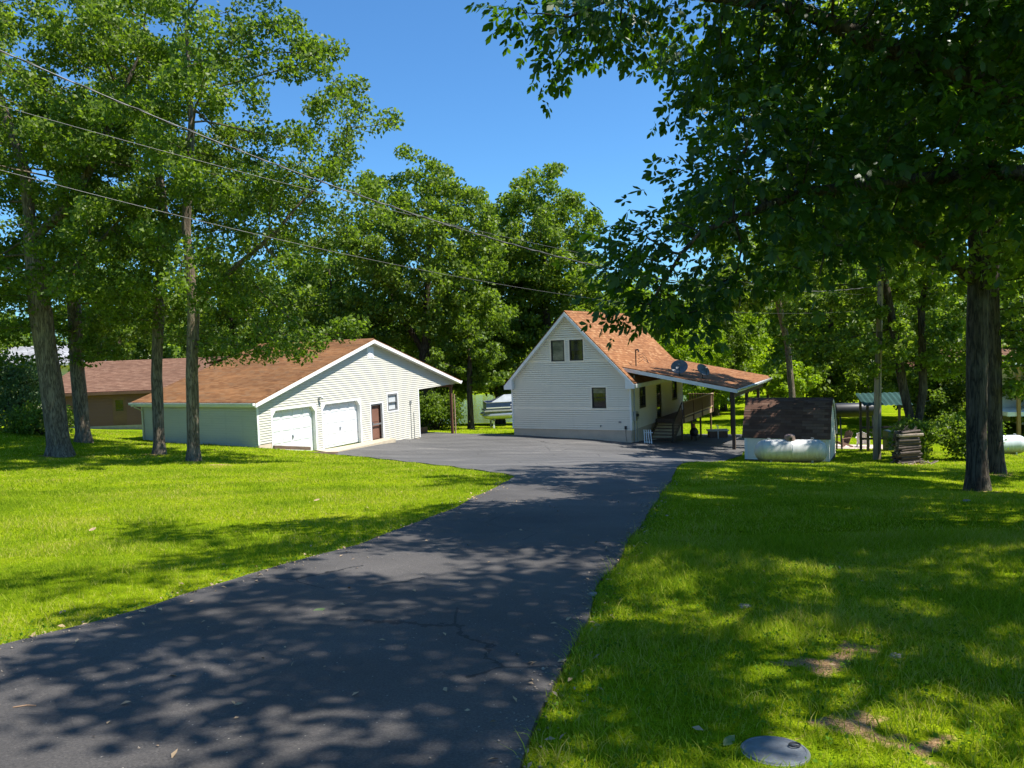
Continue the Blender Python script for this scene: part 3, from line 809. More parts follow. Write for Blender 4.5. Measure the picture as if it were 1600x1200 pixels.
# ------------------------------------------------------------------ house
def build_house():
    h = empty('house', HOU, -TH, 'pale sided storey-and-a-half house with steep tan shingled roof and carport', 'house')
    W, L = 7.32, 10.4; sl = 1.03; xa = 3.66; top = 6.71
    und = lambda x: top - sl * abs(x - xa) - .24
    FM = frame((0, 0, 0), (1, 0, 0), (0, 0, 1))
    wins = [(2.64, 3.47, 3.88, 5.09), (3.79, 4.62, 3.90, 5.08), (5.06, 5.90, 1.21, 2.37)]
    lo = lambda z: max(0, xa - (top - .24 - z) / sl); hi = lambda z: min(W, xa + (top - .24 - z) / sl)
    siding(h, FM, 0, 6.46, lo, hi, wins, M['siding_house'], .122, gp_=.026, gd=.07)
    RM = frame((W, 0, 0), (0, 1, 0), (0, 0, 1))
    rh = [(1.54, 2.47, 1.14, 2.36), (4.65, 5.6, .1, 2.2), (8.05, 8.97, 1.06, 2.28)]
    siding(h, RM, 0, 2.62, lambda z: 0, lambda z: L, rh, M['siding_house'])
    LM = frame((0, L, 0), (0, -1, 0), (0, 0, 1))
    siding(h, LM, 0, 2.62, lambda z: 0, lambda z: L, [], M['siding_house'])
    pts = [(.14, .14, -.05), (W - .14, .14, -.05), (W - .14, .14, und(W - .14)), (xa, .14, und(xa)), (.14, .14, und(.14))]
    MB().prism(pts, (0, L - .16, 0)).build('wall_body', M['siding_house'], h)
    MB().box(.03, W - .03, .03, L - .03, -2.2, -.004).build('foundation', M['foundation'], h)
    MB().box(-.03, .06, -.035, -.0015, 0, 2.6).build('corner_board', M['white'], h); c = MB(); c.box(W - .06, W + .03, -.035, -.0015, 0, 2.6)
    c.build('corner_board', M['white'], h)
    MB().box(W + .0015, W + .035, -.03, .09, 0, 2.6).build('corner_board', M['white'], h)
    MB().box(W + .0015, W + .035, L - .08, L, 0, 2.6).build('corner_board', M['white'], h)
    gl = [M['glass_curtain'], M['glass'], M['glass']]
    for (a, b, c0, d0), gm in zip(wins, gl):
        window(h, FM, a, b, c0, d0, M['black_frame'], gm, .06, M['siding_house'], gm is not gl[0], .055)
    # half-drawn blind in the lower window
    MB().box(5.13, 5.83, 2.06, 2.31, -.035, -.028).build('blind', M['glass_curtain'], h, FM)
    for (a, b, c0, d0) in (rh[0], rh[2]):
        window(h, RM, a, b, c0, d0, M['black_frame'], M['glass'], .06, M['black_frame'], True, .055)
    a, b, c0, d0 = rh[1]
    e = MB(); e.box(a, b, c0, d0, -.09, -.05); ed = e.build('entrance_door', M['black_frame'], h, RM)
    MB().box(a + .18, b - .18, .35, 2.0, -.05, -.035).build('pane', M['glass'], ed)
    # roof
    xl, xr, yf, yb = -.34, W + .34, -.3, L + .3
    zl = top - sl * (xa - xl)
    slope(h, (xl, yf, zl), (xl, yb, zl), (xa, yf, top), M['roof_house'])
    slope(h, (xr, yf, zl), (xr, yb, zl), (xa, yf, top), M['roof_house'])
    MB().add([(xa - .13, yf, top - .09), (xa, yf, top + .035), (xa + .13, yf, top - .09), (xa - .13, yb, top - .09), (xa, yb, top + .035), (xa + .13, yb, top - .09)], [(0, 1, 4, 3), (1, 2, 5, 4)]).build('ridge_cap', M['roof_house'], h)
    for xx in (xl, xr):
        for y, ey in ((yf + .002, -.028), (yb - .002, .028)):
            MB().prism([(xx, y, zl - .06), (xa, y, top - .06), (xa, y, top - .28), (xx, y, zl - .26)], (0, ey, 0)).build('fascia', M['white'], h)
        MB().box(min(xx, xx + (.03 if xx > 3 else -.03)), max(xx, xx + (.03 if xx > 3 else -.03)), yf + .004, yb - .004, zl - .26, zl - .04).build('fascia', M['white'], h)
        s0 = 0 if xx < 3 else W
        MB().add([(xx, yf, zl - .262), (xx, -.001, zl - .262), (xa, -.001, top - .275), (xa, yf, top - .275)], [(0, 1, 2, 3)]).build('soffit', M['soffit'], h)
        MB().box(min(xx, s0) + .002, max(xx, s0) - .002, yf + .01, yb - .01, zl - .275, zl - .265).build('soffit', M['soffit'], h)
        # boxed eave return
        rr = MB(); x_in = s0 + (.18 if xx < 3 else -.18)
        rr.prism([(xx, yf - .03, zl - .28), (x_in, yf - .03, zl - .28), (x_in, yf - .03, zl + .28), (xx, yf - .03, zl - .06)], (0, .265, 0))
        rr.build('eave_return', M['white'], h)
    # small fittings on the front
    f = MB(); f.box(6.6, 6.75, .40, .50, .0, .05); f.build('dryer_vent', M['grey_trim'], h, FM)
    f = MB(); f.tube([(5.55, .24, .02), (5.55, .24, .08), (5.55, .18, .1)], .03, 6); f.build('hose_bib', M['dark_metal'], h, FM)
    f = MB(); f.box(6.95, 7.06, .06, .24, .015, .09); f.tube([(7.0, .06, .05), (7.01, -.3, .06), (7.06, -.62, .08)], .012, 6); f.build('outlet_box', M['dark_metal'], h, FM)
    # electricity meter, conduits and service mast on the side by the front corner
    q = MB(); q.box(.28, .62, .5, 1.0, .02, .16); q.box(.68, .9, .55, .95, .02, .12); q.build('meter_box', M['metal'], h, RM)
    q = MB(); q.lathe([(.0, .16), (.085, .16), (.08, .26), (.05, .29), (0, .29)], 12, 'z', (.45, .8, 0)); q.build('meter_dial', M['glass'], h, RM)
    q = MB(); q.tube([(.45, -.9, .07), (.45, .5, .07)], .035, 8); q.tube([(.45, 1.0, .07), (.45, 3.0, .07)], .035, 8); q.tube([(.8, -.8, .07), (.8, .55, .07)], .025, 8); q.build('conduit', M['metal'], h, RM)
    q = MB(); q.tube([(7.02, 1.95, 3.2), (7.02, 1.95, 4.35)], .035, 8); q.tube([(7.02, 1.95, 4.35), (7.15, 1.95, 4.4), (7.2, 1.95, 4.25)], .05, 8)
    for k in range(3): q.tube([(7.15, 1.95, 4.05 - .2 * k), (7.42, 1.99, 4.15 - .17 * k), (7.6, 2.1, 3.9 - .1 * k), (7.75, 2.0, 3.6)], .012, 5)
    q.build('service_mast', M['dark_metal'], h)
    # lean-to carport roof
    xi, xo, zi, zo, ya_, yb_ = 6.45, 13.0, 3.56, 2.25, .2, 11.27
    slope(h, (xo, ya_, zo), (xo, yb_, zo), (xi, ya_, zi), M['roof_house'], 'carport_roof')
    for y, ey in ((ya_ + .002, -.03), (yb_ - .002, .03)):
        MB().prism([(6.72, y, zi - .10), (xo, y, zo - .045), (xo, y, zo - .24), (6.72, y, zi - .29)], (0, ey, 0)).build('carport_fascia', M['white'], h)
    MB().box(xo + .002, xo + .025, ya_, yb_, zo - .2, zo - .02).build('carport_fascia', M['white'], h)
    gt = MB(); gt.tube([(xo + .09, ya_ - .03, zo - .05), (xo + .1, 5, zo - .12), (xo + .09, yb_ + .05, zo - .03)], .065, 8); gt.build('gutter', M['metal'], h)
    for k in range(12):
        y = .45 + k * .94
        MB().beam((6.9, y, zi - .25), (12.95, y, zo - .17), .045, .16).build('rafter', M['dark_wood'], h)
    MB().box(12.6, 12.8, .35, 11.1, zo - .47, zo - .25).build('carport_beam', M['dark_wood'], h)
    for y in (.55, 4.1, 7.6, 11.0):
        MB().box(12.62, 12.78, y - .08, y + .08, -2.1, zo - .471).build('post', M['dark_wood'], h)
    for x in (10.4,):
        MB().box(x - .08, x + .08, 10.92, 11.08, -2.1, 2.5).build('post', M['dark_wood'], h)
    return h
build_house()

def hp(a, b, z): p = HOU + V * a + U * b; return Vector((p.x, p.y, HOU.z + z))

# satellite dishes on the carport roof
def dish(a, b, r, az, label):
    zr = 3.56 - (a - 6.45) * .2
    o = empty('satellite_dish', hp(a, b, zr), -TH, label, 'satellite dish', 'dishes on the carport roof')
    m = Matrix.Translation((0, 0, .42)) @ Matrix.Rotation(az, 4, 'Z') @ Matrix.Rotation(R(52), 4, 'X')
    prof = [(.001, 0.0)] + [(r * t, .32 * r * t * t) for t in (.25, .5, .75, 1)] + [(r * 1.03, .32 * r), (r * .98, .30 * r - .03), (r * .5, .05 * r - .03), (.001, -.03)]
    MB().lathe(prof, 28).build('reflector', M['dish'], o, m, smooth=True)
    q = MB(); q.tube([(0, 0, 0), (0, 0, .3), (0, .06, .42)], .03, 8); q.beam((-.15, -.1, .02), (.15, .1, .02), .1, .03); q.build('mast', M['dark_metal'], o)
    q = MB(); q.tube([(0, -r * .9, .28 * r), (0, -r * .2, r * .95)], .018, 6); q.build('arm', M['dark_metal'], o, m)
    MB().bbox(-.06, .06, -r * .25, -r * .05, r * .88, r * 1.02, .01).build('receiver', M['grey_trim'], o, m)
dish(9.75, 1.15, .44, R(12), 'larger oval grey satellite dish on carport roof nearer the house gable')
dish(10.78, 1.95, .38, R(58), 'smaller grey satellite dish turned aside on carport roof towards its low edge')

# deck and stairs along the house
def build_deck():
    d = empty('wooden_deck', HOU, -TH, 'dark brown raised wooden deck with railing beside the house', 'deck')
    x0, x1, y0, y1, zf = 7.36, 8.95, 4.3, 11.6, .2
    for i in range(11):
        a = x0 + .01 + i * .144
        MB().box(a, a + .138, y0, y1, zf - .04, zf).build('plank', M['deck_wood'], d)
    MB().box(x1 + .002, x1 + .05, y0, y1 + .05, zf - .28, zf - .002).build('rim_board', M['tan_wood'], d)
    MB().box(x0, x1, y0 - .05, y0 - .002, zf - .28, zf - .002).build('rim_board', M['deck_wood'], d)
    MB().box(x0, x1, y1 + .002, y1 + .05, zf - .28, zf - .002).build('rim_board', M['deck_wood'], d)
    for y in (4.4, 6.6, 8.75, 11.5):
        MB().box(x1 - .1, x1, y - .05, y + .05, -2.1, zf - .281).build('post', M['deck_wood'], d)
    for y in (4.4, 6.6, 8.75, 11.55):
        MB().box(x1 + .052, x1 + .13, y - .045, y + .045, zf - .25, 1.16).build('railing_post', M['deck_wood'], d)
    MB().box(x1 + .03, x1 + .15, y0 + .05, y1 + .05, 1.162, 1.2).build('top_rail', M['tan_wood'], d)
    MB().box(x1 + .055, x1 + .1, y0 + .05, y1 + .03, .3, .38).build('bottom_rail', M['tan_wood'], d)
    bm = MB().box(-.018, .018, -.05, .05, 0, .8).mesh('baluster', M['deck_wood'])
    y = y0 + .18
    while y < y1:
        if min(abs(y - t) for t in (4.4, 6.6, 8.75, 11.55)) > .1: inst(bm, 'baluster', d, Matrix.Translation((x1 + .078, y, .375)))
        y += .16
    MB().box(x0, x1 + .15, y1 - .02, y1 + .08, 1.13, 1.161).build('top_rail', M['tan_wood'], d)
    MB().box(x0, x1, y1, y1 + .045, .3, .38).build('bottom_rail', M['deck_wood'], d)
    for i in range(9): inst(bm, 'baluster', d, Matrix.Translation((x0 + .15 + i * .17, y1 + .022, .375)) @ Matrix.Rotation(R(90), 4, 'Z'))
    n = 7; run = .28; rise = (zf + 1.05) / (n + 1)
    for k in range(n):
        MB().box(x0 + .15, x1 - .1, y0 - .05 - (k + 1) * run, y0 - .06 - k * run, zf - (k + 1) * rise - .04, zf - (k + 1) * rise).build('step', M['deck_wood'], d)
    for x in (x0 + .1, x1 - .07):
        MB().beam((x, y0 - .06, zf - .18), (x, y0 - n * run - .06, -1.02), .045, .25).build('stringer', M['dark_wood'], d)
    MB().beam((x1, y0, 1.16), (x1, y0 - n * run, 0.05), .05, .09).build('stair_rail', M['dark_wood'], d)
    MB().box(x1 - .045, x1 + .045, y0 - n * run - .045, y0 - n * run + .045, -1.2, .1).build('railing_post', M['dark_wood'], d)
    for i in range(7):
        t = (i + .5) / 7; inst(bm, 'baluster', d, Matrix.Translation((x1, y0 - n * run * t, -.0 - t * 1.0 + .28)) )
build_deck()

# ------------------------------------------------------------------ neighbouring houses
def simple_house(name, label, org, rz, W, D, eave, ridge, wall_m, roof_m, found_m, fascia_m, base=-1.2, over=.5):
    """ridge along local x; front faces -y."""
    o = empty(name, org, rz, label, 'house')
    ya = D / 2; sl = (ridge - eave) / (ya + over)
    zt = lambda y: ridge - sl * abs(y - ya) - .2
    FM = frame((0, 0, 0), (1, 0, 0), (0, 0, 1))
    MB().prism([(0, .02, base), (0, D, base), (0, D, zt(D)), (0, ya, zt(ya)), (0, .02, zt(0))], (W, 0, 0)).build('wall', wall_m, o)
    slope(o, (-over, -over, eave), (W + over, -over, eave), (-over, ya, ridge), roof_m, 'roof', .3)
    slope(o, (-over, D + over, eave), (W + over, D + over, eave), (-over, ya, ridge), roof_m, 'roof', .3)
    for y, s_ in ((-over, -1), (D + over, 1)):
        MB().box(-over, W + over, min(y, y + s_ * .12), max(y, y + s_ * .12), eave - .2, eave - .03).build('gutter', fascia_m, o)
    for x, e in ((-over + .002, -.04), (W + over - .002, .04)):
        for y in (-over, D + over):
            MB().prism([(x, y, eave - .05), (x, ya, ridge - .05), (x, ya, ridge - .26), (x, y, eave - .24)], (e, 0, 0)).build('fascia', fascia_m, o)
    MB().box(-over + .03, W + over - .03, -over + .01, .0, eave - .23, eave - .21).build('soffit', fascia_m, o)
    if found_m: MB().box(-.02, W + .02, -.03, .015, base - .6, .25).build('foundation', found_m, o)
    return o, FM, zt
z0 = -2.96
o, FM, zt = simple_house('house', 'long brown house with rosy shingled roof behind the lawn trees', (-30.2, 50, z0), R(0), 18, 11, 2.5, 4.45, M['brown_wall'], M['roof_brown'], M['concrete'], M['brown_paint'])
siding(o, FM, .25, 2.3, lambda z: 0, lambda z: 18, [(4.2, 5.1, .2, 2.05)], M['brown_wall'], .2)
dd = MB().box(4.2, 5.1, .2, 2.05, -.02, .01).build('door', M['brown_paint'], o, FM)
MB().box(4.4, 4.9, 1.2, 1.9, .01, .02).build('pane', M['glass'], dd)
# its taller cross wing seen beyond the garage ridge
slope(o, (9.5, 2.0, 4.05), (9.5, 12, 4.05), (14.6, 2.0, 5.25), M['roof_brown'], 'roof', .3)
slope(o, (19.7, 2.0, 4.05), (19.7, 12, 4.05), (14.6, 2.0, 5.25), M['roof_brown'], 'roof', .3)
MB().prism([(9.7, 2.4, 2.5), (19.5, 2.4, 2.5), (19.5, 2.4, 3.95), (14.6, 2.4, 5.05), (9.7, 2.4, 3.95)], (0, 9, 0)).build('wall', M['brown_wall'], o)

o, FM, zt = simple_house('house', 'distant house with light grey shingled roof behind the brown house', (-54, 76, -2.2), R(4), 16, 10, 3.6, 5.5, M['siding_house'], M['roof_gray'], None, M['white'])
for x in (3, 7, 11): window(o, FM, x, x + 1, 1.4, 2.7, M['white'], M['glass'], .0, None, True)

# house glimpsed behind the right-hand trees
o = empty('house', (27.2, 50.5, -4.05), R(-12), 'white house with brown roof and screened porch behind the dark trees', 'house')
MB().box(6.4, 13.5, 2, 9, -1, 3.2).build('wall', M['siding_house'], o)
MB().box(0, 6.4, 2.3, 8.8, .0, .25).build('porch_floor', M['white'], o)
MB().box(.0, 6.4, 8.4, 8.7, .25, 2.6).build('wall', M['brown_wall'], o)
for k in range(6): MB().box(.0 + k * 1.25, .1 + k * 1.25, 2.3, 2.4, -.9, 2.5).build('post', M['white'], o)
MB().box(.0, 6.4, 2.3, 2.36, .25, .72).build('porch_skirt', M['white'], o)
MB().box(-.1, 6.5, 2.25, 2.4, 2.5, 2.75).build('header', M['white'], o)
for k in range(5): MB().box(.1 + k * 1.25, 1.25 + k * 1.25, 2.33, 2.335, .72, 2.5).build('screen', M['glass'], o)
FM = frame((6.4, 2, 0), (1, 0, 0), (0, 0, 1))
for x in (1.2, 3.6, 5.4): window(o, FM, x, x + .9, 1.0, 2.4, M['white'], M['glass'], .0, M['white'], True)
slope(o, (-.4, 1.6, 2.7), (14, 1.6, 2.7), (-.4, 5.6, 4.3), M['roof_brown'], 'roof', .3)
slope(o, (-.4, 9.4, 2.7), (14, 9.4, 2.7), (-.4, 5.6, 4.3), M['roof_brown'], 'roof', .3)
MB().box(-.4, 14, 1.55, 1.6, 2.5, 2.72).build('fascia', M['white'], o)
# porch of the house at the frame's edge: white roof edge on a tan post
o = empty('porch', (29.35, 45.0, -5.35), R(-10), 'raised white porch corner on a tan post by the pale tank', 'porch')
MB().box(-.6, 6, -.6, 3, 4.55, 4.75).build('roof', M['white'], o)
MB().box(.0, .17, -.5, -.33, -.5, 4.55).build('post', simple('ochre_post', (.36, .21, .06), (.26, .15, .05), .7, 3, .2), o)
MB().box(-.4, 5.8, 2.8, 2.9, 1.9, 4.55).build('wall', M['siding_house'], o)
MB().box(4.6, 4.7, -.5, 2.8, 1.9, 4.55).build('wall', M['siding_house'], o)  # out-of-view side wall, added to keep the sun off the porch wall
MB().box(-.5, 6, -.4, 2.9, 1.65, 1.9).build('floor', M['white'], o)
MB().box(-.3, -.2, 2.4, 2.5, -.5, 1.65).build('post', M['white'], o)

# ------------------------------------------------------------------ garden shed
def build_shed():
    w, dp = 3.5, 2.9; we = 1.04
    org = Vector((13.53, 33.0, -3.98)) - V * w
    s = empty('garden_shed', org, -TH, 'small white shed with dark brown barn-shaped shingled roof', 'shed')
    prof = [(0, we), (.22, 1.62), (.62, 2.2), (1.05, 2.52), (dp / 2, 2.66)]
    prof = [(-.1, we - .06)] + prof[1:] + [(dp - y, z) for y, z in prof[1:-1]][::-1] + [(dp + .1, we - .06)]
    body = [(0, 0), (0, we)] + [(y + .02, z - .06) for y, z in prof[1:-1]] + [(dp, we), (dp, 0)]
    MB().prism([(0.02, y, z) for y, z in body], (w - .04, 0, 0)).build('wall_body', M['siding_house'], s)
    siding(s, frame((0, 0, 0), (1, 0, 0), (0, 0, 1)), 0, we, lambda z: 0, lambda z: w, [], M['siding_house'], .11)
    def wid(z, side):
        ys = [y for y, zz in body if abs(y - dp / 2) > -1]
        pts = [(y, zz) for y, zz in body if y <= dp / 2 + 1e-6]
        for (ya_, za), (yb_, zb) in zip(pts[:-1], pts[1:]):
            if za <= z <= zb and zb > za: yv = ya_ + (yb_ - ya_) * (z - za) / (zb - za); break
        else: yv = dp / 2
        return yv if side == 0 else dp - yv
    siding(s, frame((w, 0, 0), (0, 1, 0), (0, 0, 1)), 0, 2.56, lambda z: wid(z, 0), lambda z: wid(z, 1), [], M['siding_house'], .11)
    for a in range(len(prof) - 1):
        (ya_, za), (yb_, zb) = prof[a], prof[a + 1]
        if za <= zb: slope(s, (-.12, ya_, za), (w + .1, ya_, za), (-.12, yb_, zb), M['roof_shed'], 'roof', .145, .04)
        else: slope(s, (-.12, yb_, zb), (w + .1, yb_, zb), (-.12, ya_, za), M['roof_shed'], 'roof', .145, .04)
        MB().prism([(w + .05, ya_, za - .03), (w + .05, yb_, zb - .03), (w + .05, yb_, zb - .13), (w + .05, ya_, za - .13)], (.045, 0, 0)).build('fascia', M['white'], s)
    c = MB(); c.box(-.03, .1, -.03, -.017, 0, we); c.build('corner_board', M['white'], s)
    c = MB(); c.box(w - .1, w + .03, -.03, -.017, 0, we); c.box(w + .017, w + .03, -.017, .1, 0, we); c.build('corner_board', M['white'], s)
    MB().box(-.02, w + .02, -.02, dp, -.35, -.002).build('skid', M['dark_wood'], s)
    return s
build_shed()

# ------------------------------------------------------------------ propane tanks
def tank_paint(name, c1, c2):
    m, nt, p, out = nodes_of(name)
    v = coords(nt, (1, 1, 1)); f = noise(nt, coords(nt, (2.4, 1, .5)), 2.0, 6, .65)
    r = ramp(nt, [(.35, c2), (.65, c1)]); nt.links.new(f, r.inputs[0])
    sep = nt.nodes.new('ShaderNodeSeparateXYZ'); nt.links.new(v, sep.inputs[0])
    f2 = noise(nt, coords(nt, (5, 5, .8)), 2.2, 6, .7)
    a = N(nt, 'ShaderNodeMath', operation='MULTIPLY_ADD'); nt.links.new(sep.outputs['Z'], a.inputs[0]); a.inputs[1].default_value = -1.6; nt.links.new(f2, a.inputs[2])
    rr = ramp(nt, [(.45, (0, 0, 0)), (1.0, (.75, .75, .75))]); nt.links.new(a.outputs[0], rr.inputs[0])
    c = mixc(nt, rr.outputs[0], r.outputs[0], (.16, .125, .085))
    nt.links.new(c, p.inputs['Base Color']); p.inputs['Roughness'].default_value = .55; p.inputs['Specular IOR Level'].default_value = .3
    return m
def tank(loc, rz, label, paint, dome_m, dome_c=0.0):
    o = empty('propane_tank', loc, rz, label, 'propane tank')
    r = .475; L = .97
    prof = [(.001, -L - .46)]
    for k in range(1, 8):
        a = k * math.pi / 2 / 8; prof.append((r * math.sin(a), -L - .46 * math.cos(a)))
    prof += [(r, -L), (r * 1.004, -L + .01), (r, -L + .03), (r, -.01), (r * 1.006, 0), (r, .01), (r, L - .03), (r * 1.004, L - .01), (r, L)]
    for k in range(7, 0, -1):
        a = k * math.pi / 2 / 8; prof.append((r * math.sin(a), L + .46 * math.cos(a)))
    prof.append((.001, L + .46))
    b = MB().lathe(prof, 40, 'x'); body = b.build('vessel', paint, o, Matrix.Translation((0, 0, .62)), smooth=True)
    d = MB().lathe([(.001, .22), (.13, .205), (.2, .15), (.215, .05), (.215, -.04), (.2, -.05)], 24, 'z', (-.02, 0, 1.11)); d.build('valve_dome', dome_m, o, smooth=True)
    q = MB(); q.box(-.05, .05, -.23, -.2, 1.1, 1.2); q.build('dome_hinge', M['dark_metal'], o)
    for x in (-.85, .85):
        MB().tube([(x - .06, 0, 1.08), (x - .05, 0, 1.15), (x + .05, 0, 1.15), (x + .06, 0, 1.08)], .014, 6).build('lifting_lug', paint, o)
    for x in (-.8, .8):
        MB().prism([(x - .04, -.3, 0), (x - .04, .3, 0), (x - .04, .33, .3), (x - .04, -.33, .3)], (.08, 0, 0)).build('leg', paint, o)
        MB().box(x - .25, x + .25, -.4, .4, -.25, .0).build('support_block', M['stone'], o)
    pts = [(.02 + .02 * math.sin(k), -r * 1.02 * math.cos((k - 3) * .35) , .62 + r * 1.02 * math.sin(-(k - 3) * .35)) for k in range(8)]
    MB().tube(pts, .008, 5).build('gas_line', M['metal'], o)
    return o
tank((11.35, 31.5, gz(11.35, 31.5) - .11), R(-14), 'weathered white propane tank with brown dome in front of shed', tank_paint('weathered_white_tank_paint', (.47, .47, .46), (.34, .345, .34)), simple('rusty_brown_dome', (.24, .155, .12), (.16, .1, .08), .6, 5, .2))
tank((24.55, 39.0, gz(24.55, 39) - .05), R(-8), 'pale propane tank with blue dome behind the dark trunks', tank_paint('pale_tank_paint', (.62, .66, .66), (.5, .54, .54)), simple('blue_dome', (.03, .08, .22), (.02, .055, .16), .5, 4, .05))

# ------------------------------------------------------------------ utility pole and lines
pz = gz(15.6, 33)
o = empty('utility_pole', (15.6, 33, pz), 0, 'bare grey-brown utility pole standing right of the shed', 'utility pole')
MB().tube([(0, 0, -.3), (.02, 0, .4), (.1, 0, 3.5), (.27, 0, 7.66)], [.17, .165, .145, .11], 14).build('pole', M['pole_wood'], o, smooth=True)
q = MB(); q.tube([(.23, -.1, 7.5), (.2, -.16, 7.5)], .03, 6); q.tube([(.22, -.1, 7.05), (.19, -.15, 7.05)], .03, 6); q.tube([(.2, -.1, 6.5), (.17, -.15, 6.5)], .03, 6); q.box(.05, .25, -.16, -.1, 5.1, 5.5)
q.build('bracket', M['dark_metal'], o)
MB().tube([(.0, -.17, .1), (.09, -.155, 3.5), (.2, -.13, 6.8)], .012, 5).build('ground_wire', M['wire_black'], o)

def wire(p0, p1, sag, r, mat, label, twist=False, n=60):
    p0, p1 = Vector(p0), Vector(p1); pts = []
    for i in range(n + 1):
        t = i / n; p = p0.lerp(p1, t); p.z -= sag * 4 * t * (1 - t); pts.append(p)
    mb = MB(); mb.tube(pts, r, 6)
    if twist:
        pts2 = []
        for i in range(n * 6 + 1):
            t = i / (n * 6); p = p0.lerp(p1, t); p.z -= sag * 4 * t * (1 - t)
            a = i * .75; p = p + Vector((math.cos(a) * r * 1.5, 0, math.sin(a) * r * 1.5)); pts2.append(p)
        mb.tube(pts2, r * .8, 5)
    o = mb.build('power_line', mat)
    return tag(o, label, 'power line', 'overhead lines to the pole')
wire((-15, 9, 10.1), (15.83, 32.84, 3.5), 2.6, .012, M['wire'], 'uppermost twisted service line crossing to the pole', True)
wire((-15, 9, 7.7), (15.81, 32.84, 3.05), 1.0, .0055, M['wire'], 'middle thin overhead line through the oak crowns')
wire((-15, 9, 6.9), (15.78, 32.84, 2.5), 1.6, .0055, M['wire'], 'lowest thin overhead line crossing left of the trees')
zq = gz(-15, 9)
o = empty('utility_pole', (-15, 9, zq), 0, 'tall roadside utility pole at the near end of the overhead lines', 'utility pole')
MB().tube([(0, 0, -.3), (0, 0, 5), (0, 0, 10.6 - zq)], [.19, .16, .12], 14).build('pole', M['pole_wood'], o, smooth=True)
for zz_ in (10.1, 7.7, 6.9): MB().tube([(.0, 0, zz_ - zq), (.02, 0.02, zz_ - zq + .01)], .14, 8).build('bracket', M['dark_metal'], o)

# ------------------------------------------------------------------ well house with green roof
zq = gz(17.9, 37)
o = empty('well_shelter', (16.9, 37.0, zq), R(-8), 'small open shelter with green metal roof behind the pole', 'shelter')
for k in range(9):
    MB().add([(-.15 + k * .245, -.55, 2.22), (-.03 + k * .245, -.55, 2.26), (.095 + k * .245, -.55, 2.22), (-.15 + k * .245, .8, 2.72), (-.03 + k * .245, .8, 2.76), (.095 + k * .245, .8, 2.72)], [(0, 1, 4, 3), (1, 2, 5, 4)]).build('roof_sheet', simple('green_metal_roof', (.028, .07, .062), (.018, .048, .043), .85, 2, .03, metal=0, spec=.15) if k == 0 else bpy.data.materials['green_metal_roof'], o)
for x, y in ((.05, -.4), (1.85, -.4), (.05, .7), (1.85, .7)): MB().box(x - .05, x + .05, y - .05, y + .05, -.3, 2.3 + (y + .4) * .35).build('post', M['dark_wood'], o)
MB().box(1.0, 1.75, -.35, .5, -.1, .95).build('cabinet', simple('dark_green_cabinet', (.03, .06, .055), (.02, .045, .04), .5, 2, .05), o)
MB().box(.05, 1.85, .66, .72, 1.0, 1.1).build('rail', M['dark_wood'], o)
MB().box(.05, 1.85, .66, .72, .45, .55).build('rail', M['dark_wood'], o)
MB().beam((2.15, -.7, 0), (1.95, -.55, 2.1), .06, .06).build('brace', M['tan_wood'], o)

zq = gz(17.8, 40)
o = empty('fuel_tank', (16.7, 40.0, zq), R(-6), 'black fuel barrel raised on legs beyond the shed', 'fuel tank')
pr = [(.001, -.02), (.24, .0), (.37, .05), (.38, .1), (.38, 1.9), (.37, 1.95), (.24, 2.0), (.001, 2.02)]
MB().lathe(pr, 24, 'x', (0, 0, 2.1)).build('barrel', M['dark_metal'], o, smooth=True)
for x in (.25, 1.85):
    for y in (-.3, .3): MB().beam((x, y * 1.5, -.2), (x, y * .7, 1.95), .07, .07).build('leg', M['dark_metal'], o)
    MB().beam((x, -.36, .9), (x, .36, .9), .05, .05).build('cross_brace', M['dark_metal'], o)

# ------------------------------------------------------------------ lawn chairs by the patio
patio = [(17.6, 44.2), (22.6, 43.6), (23.0, 46.6), (18.0, 47.2)]
sheet('patio', densify(patio, .4, .02), .03, simple('pinkish_concrete_patio', (.55, .44, .38), (.44, .35, .3), .85, 2, .2), .6, .1, 'structure', 'pale pinkish concrete patio on the back lawn', 'patio')
def adirondack(loc, rz, m, label):
    o = empty('lawn_chair', loc, rz, label, 'chair', 'chairs on the back patio')
    for i in range(5): MB().box(-.28, .28, -.25 + i * .11, -.16 + i * .11, .33 - i * .025, .355 - i * .025).build('seat_slat', m, o)
    for i in range(5): MB().beam((-.22 + i * .11, .28, .2), (-.24 + i * .12, .6, .98 - abs(i - 2) * .05), .095, .025, (0, 1, .4)).build('back_slat', m, o)
    for s_ in (-1, 1):
        MB().box(s_ * .33 - .05, s_ * .33 + .05, -.32, .42, .56, .585).build('armrest', m, o)
        MB().box(s_ * .33 - .03, s_ * .33 + .03, -.26, -.18, 0, .56).build('leg', m, o)
        MB().beam((s_ * .3, .55, 0.02), (s_ * .3, -.24, .32), .04, .1).build('leg', m, o)
    MB().beam((-.3, .42, .55), (.3, .42, .55), .05, .04).build('back_rail', m, o)
adirondack((20.75, 45.6, gz(20.75, 45.6) + .03), R(150), simple('pale_pink_plastic', (.6, .55, .55), (.5, .45, .45), .5, 2, .05), 'pale slatted lawn chair on the sunny patio')
adirondack((19.35, 45.3, gz(19.35, 45.3) + .03), R(-70), M['deck_wood'], 'brown wooden lawn chair at the patio edge by the shed')

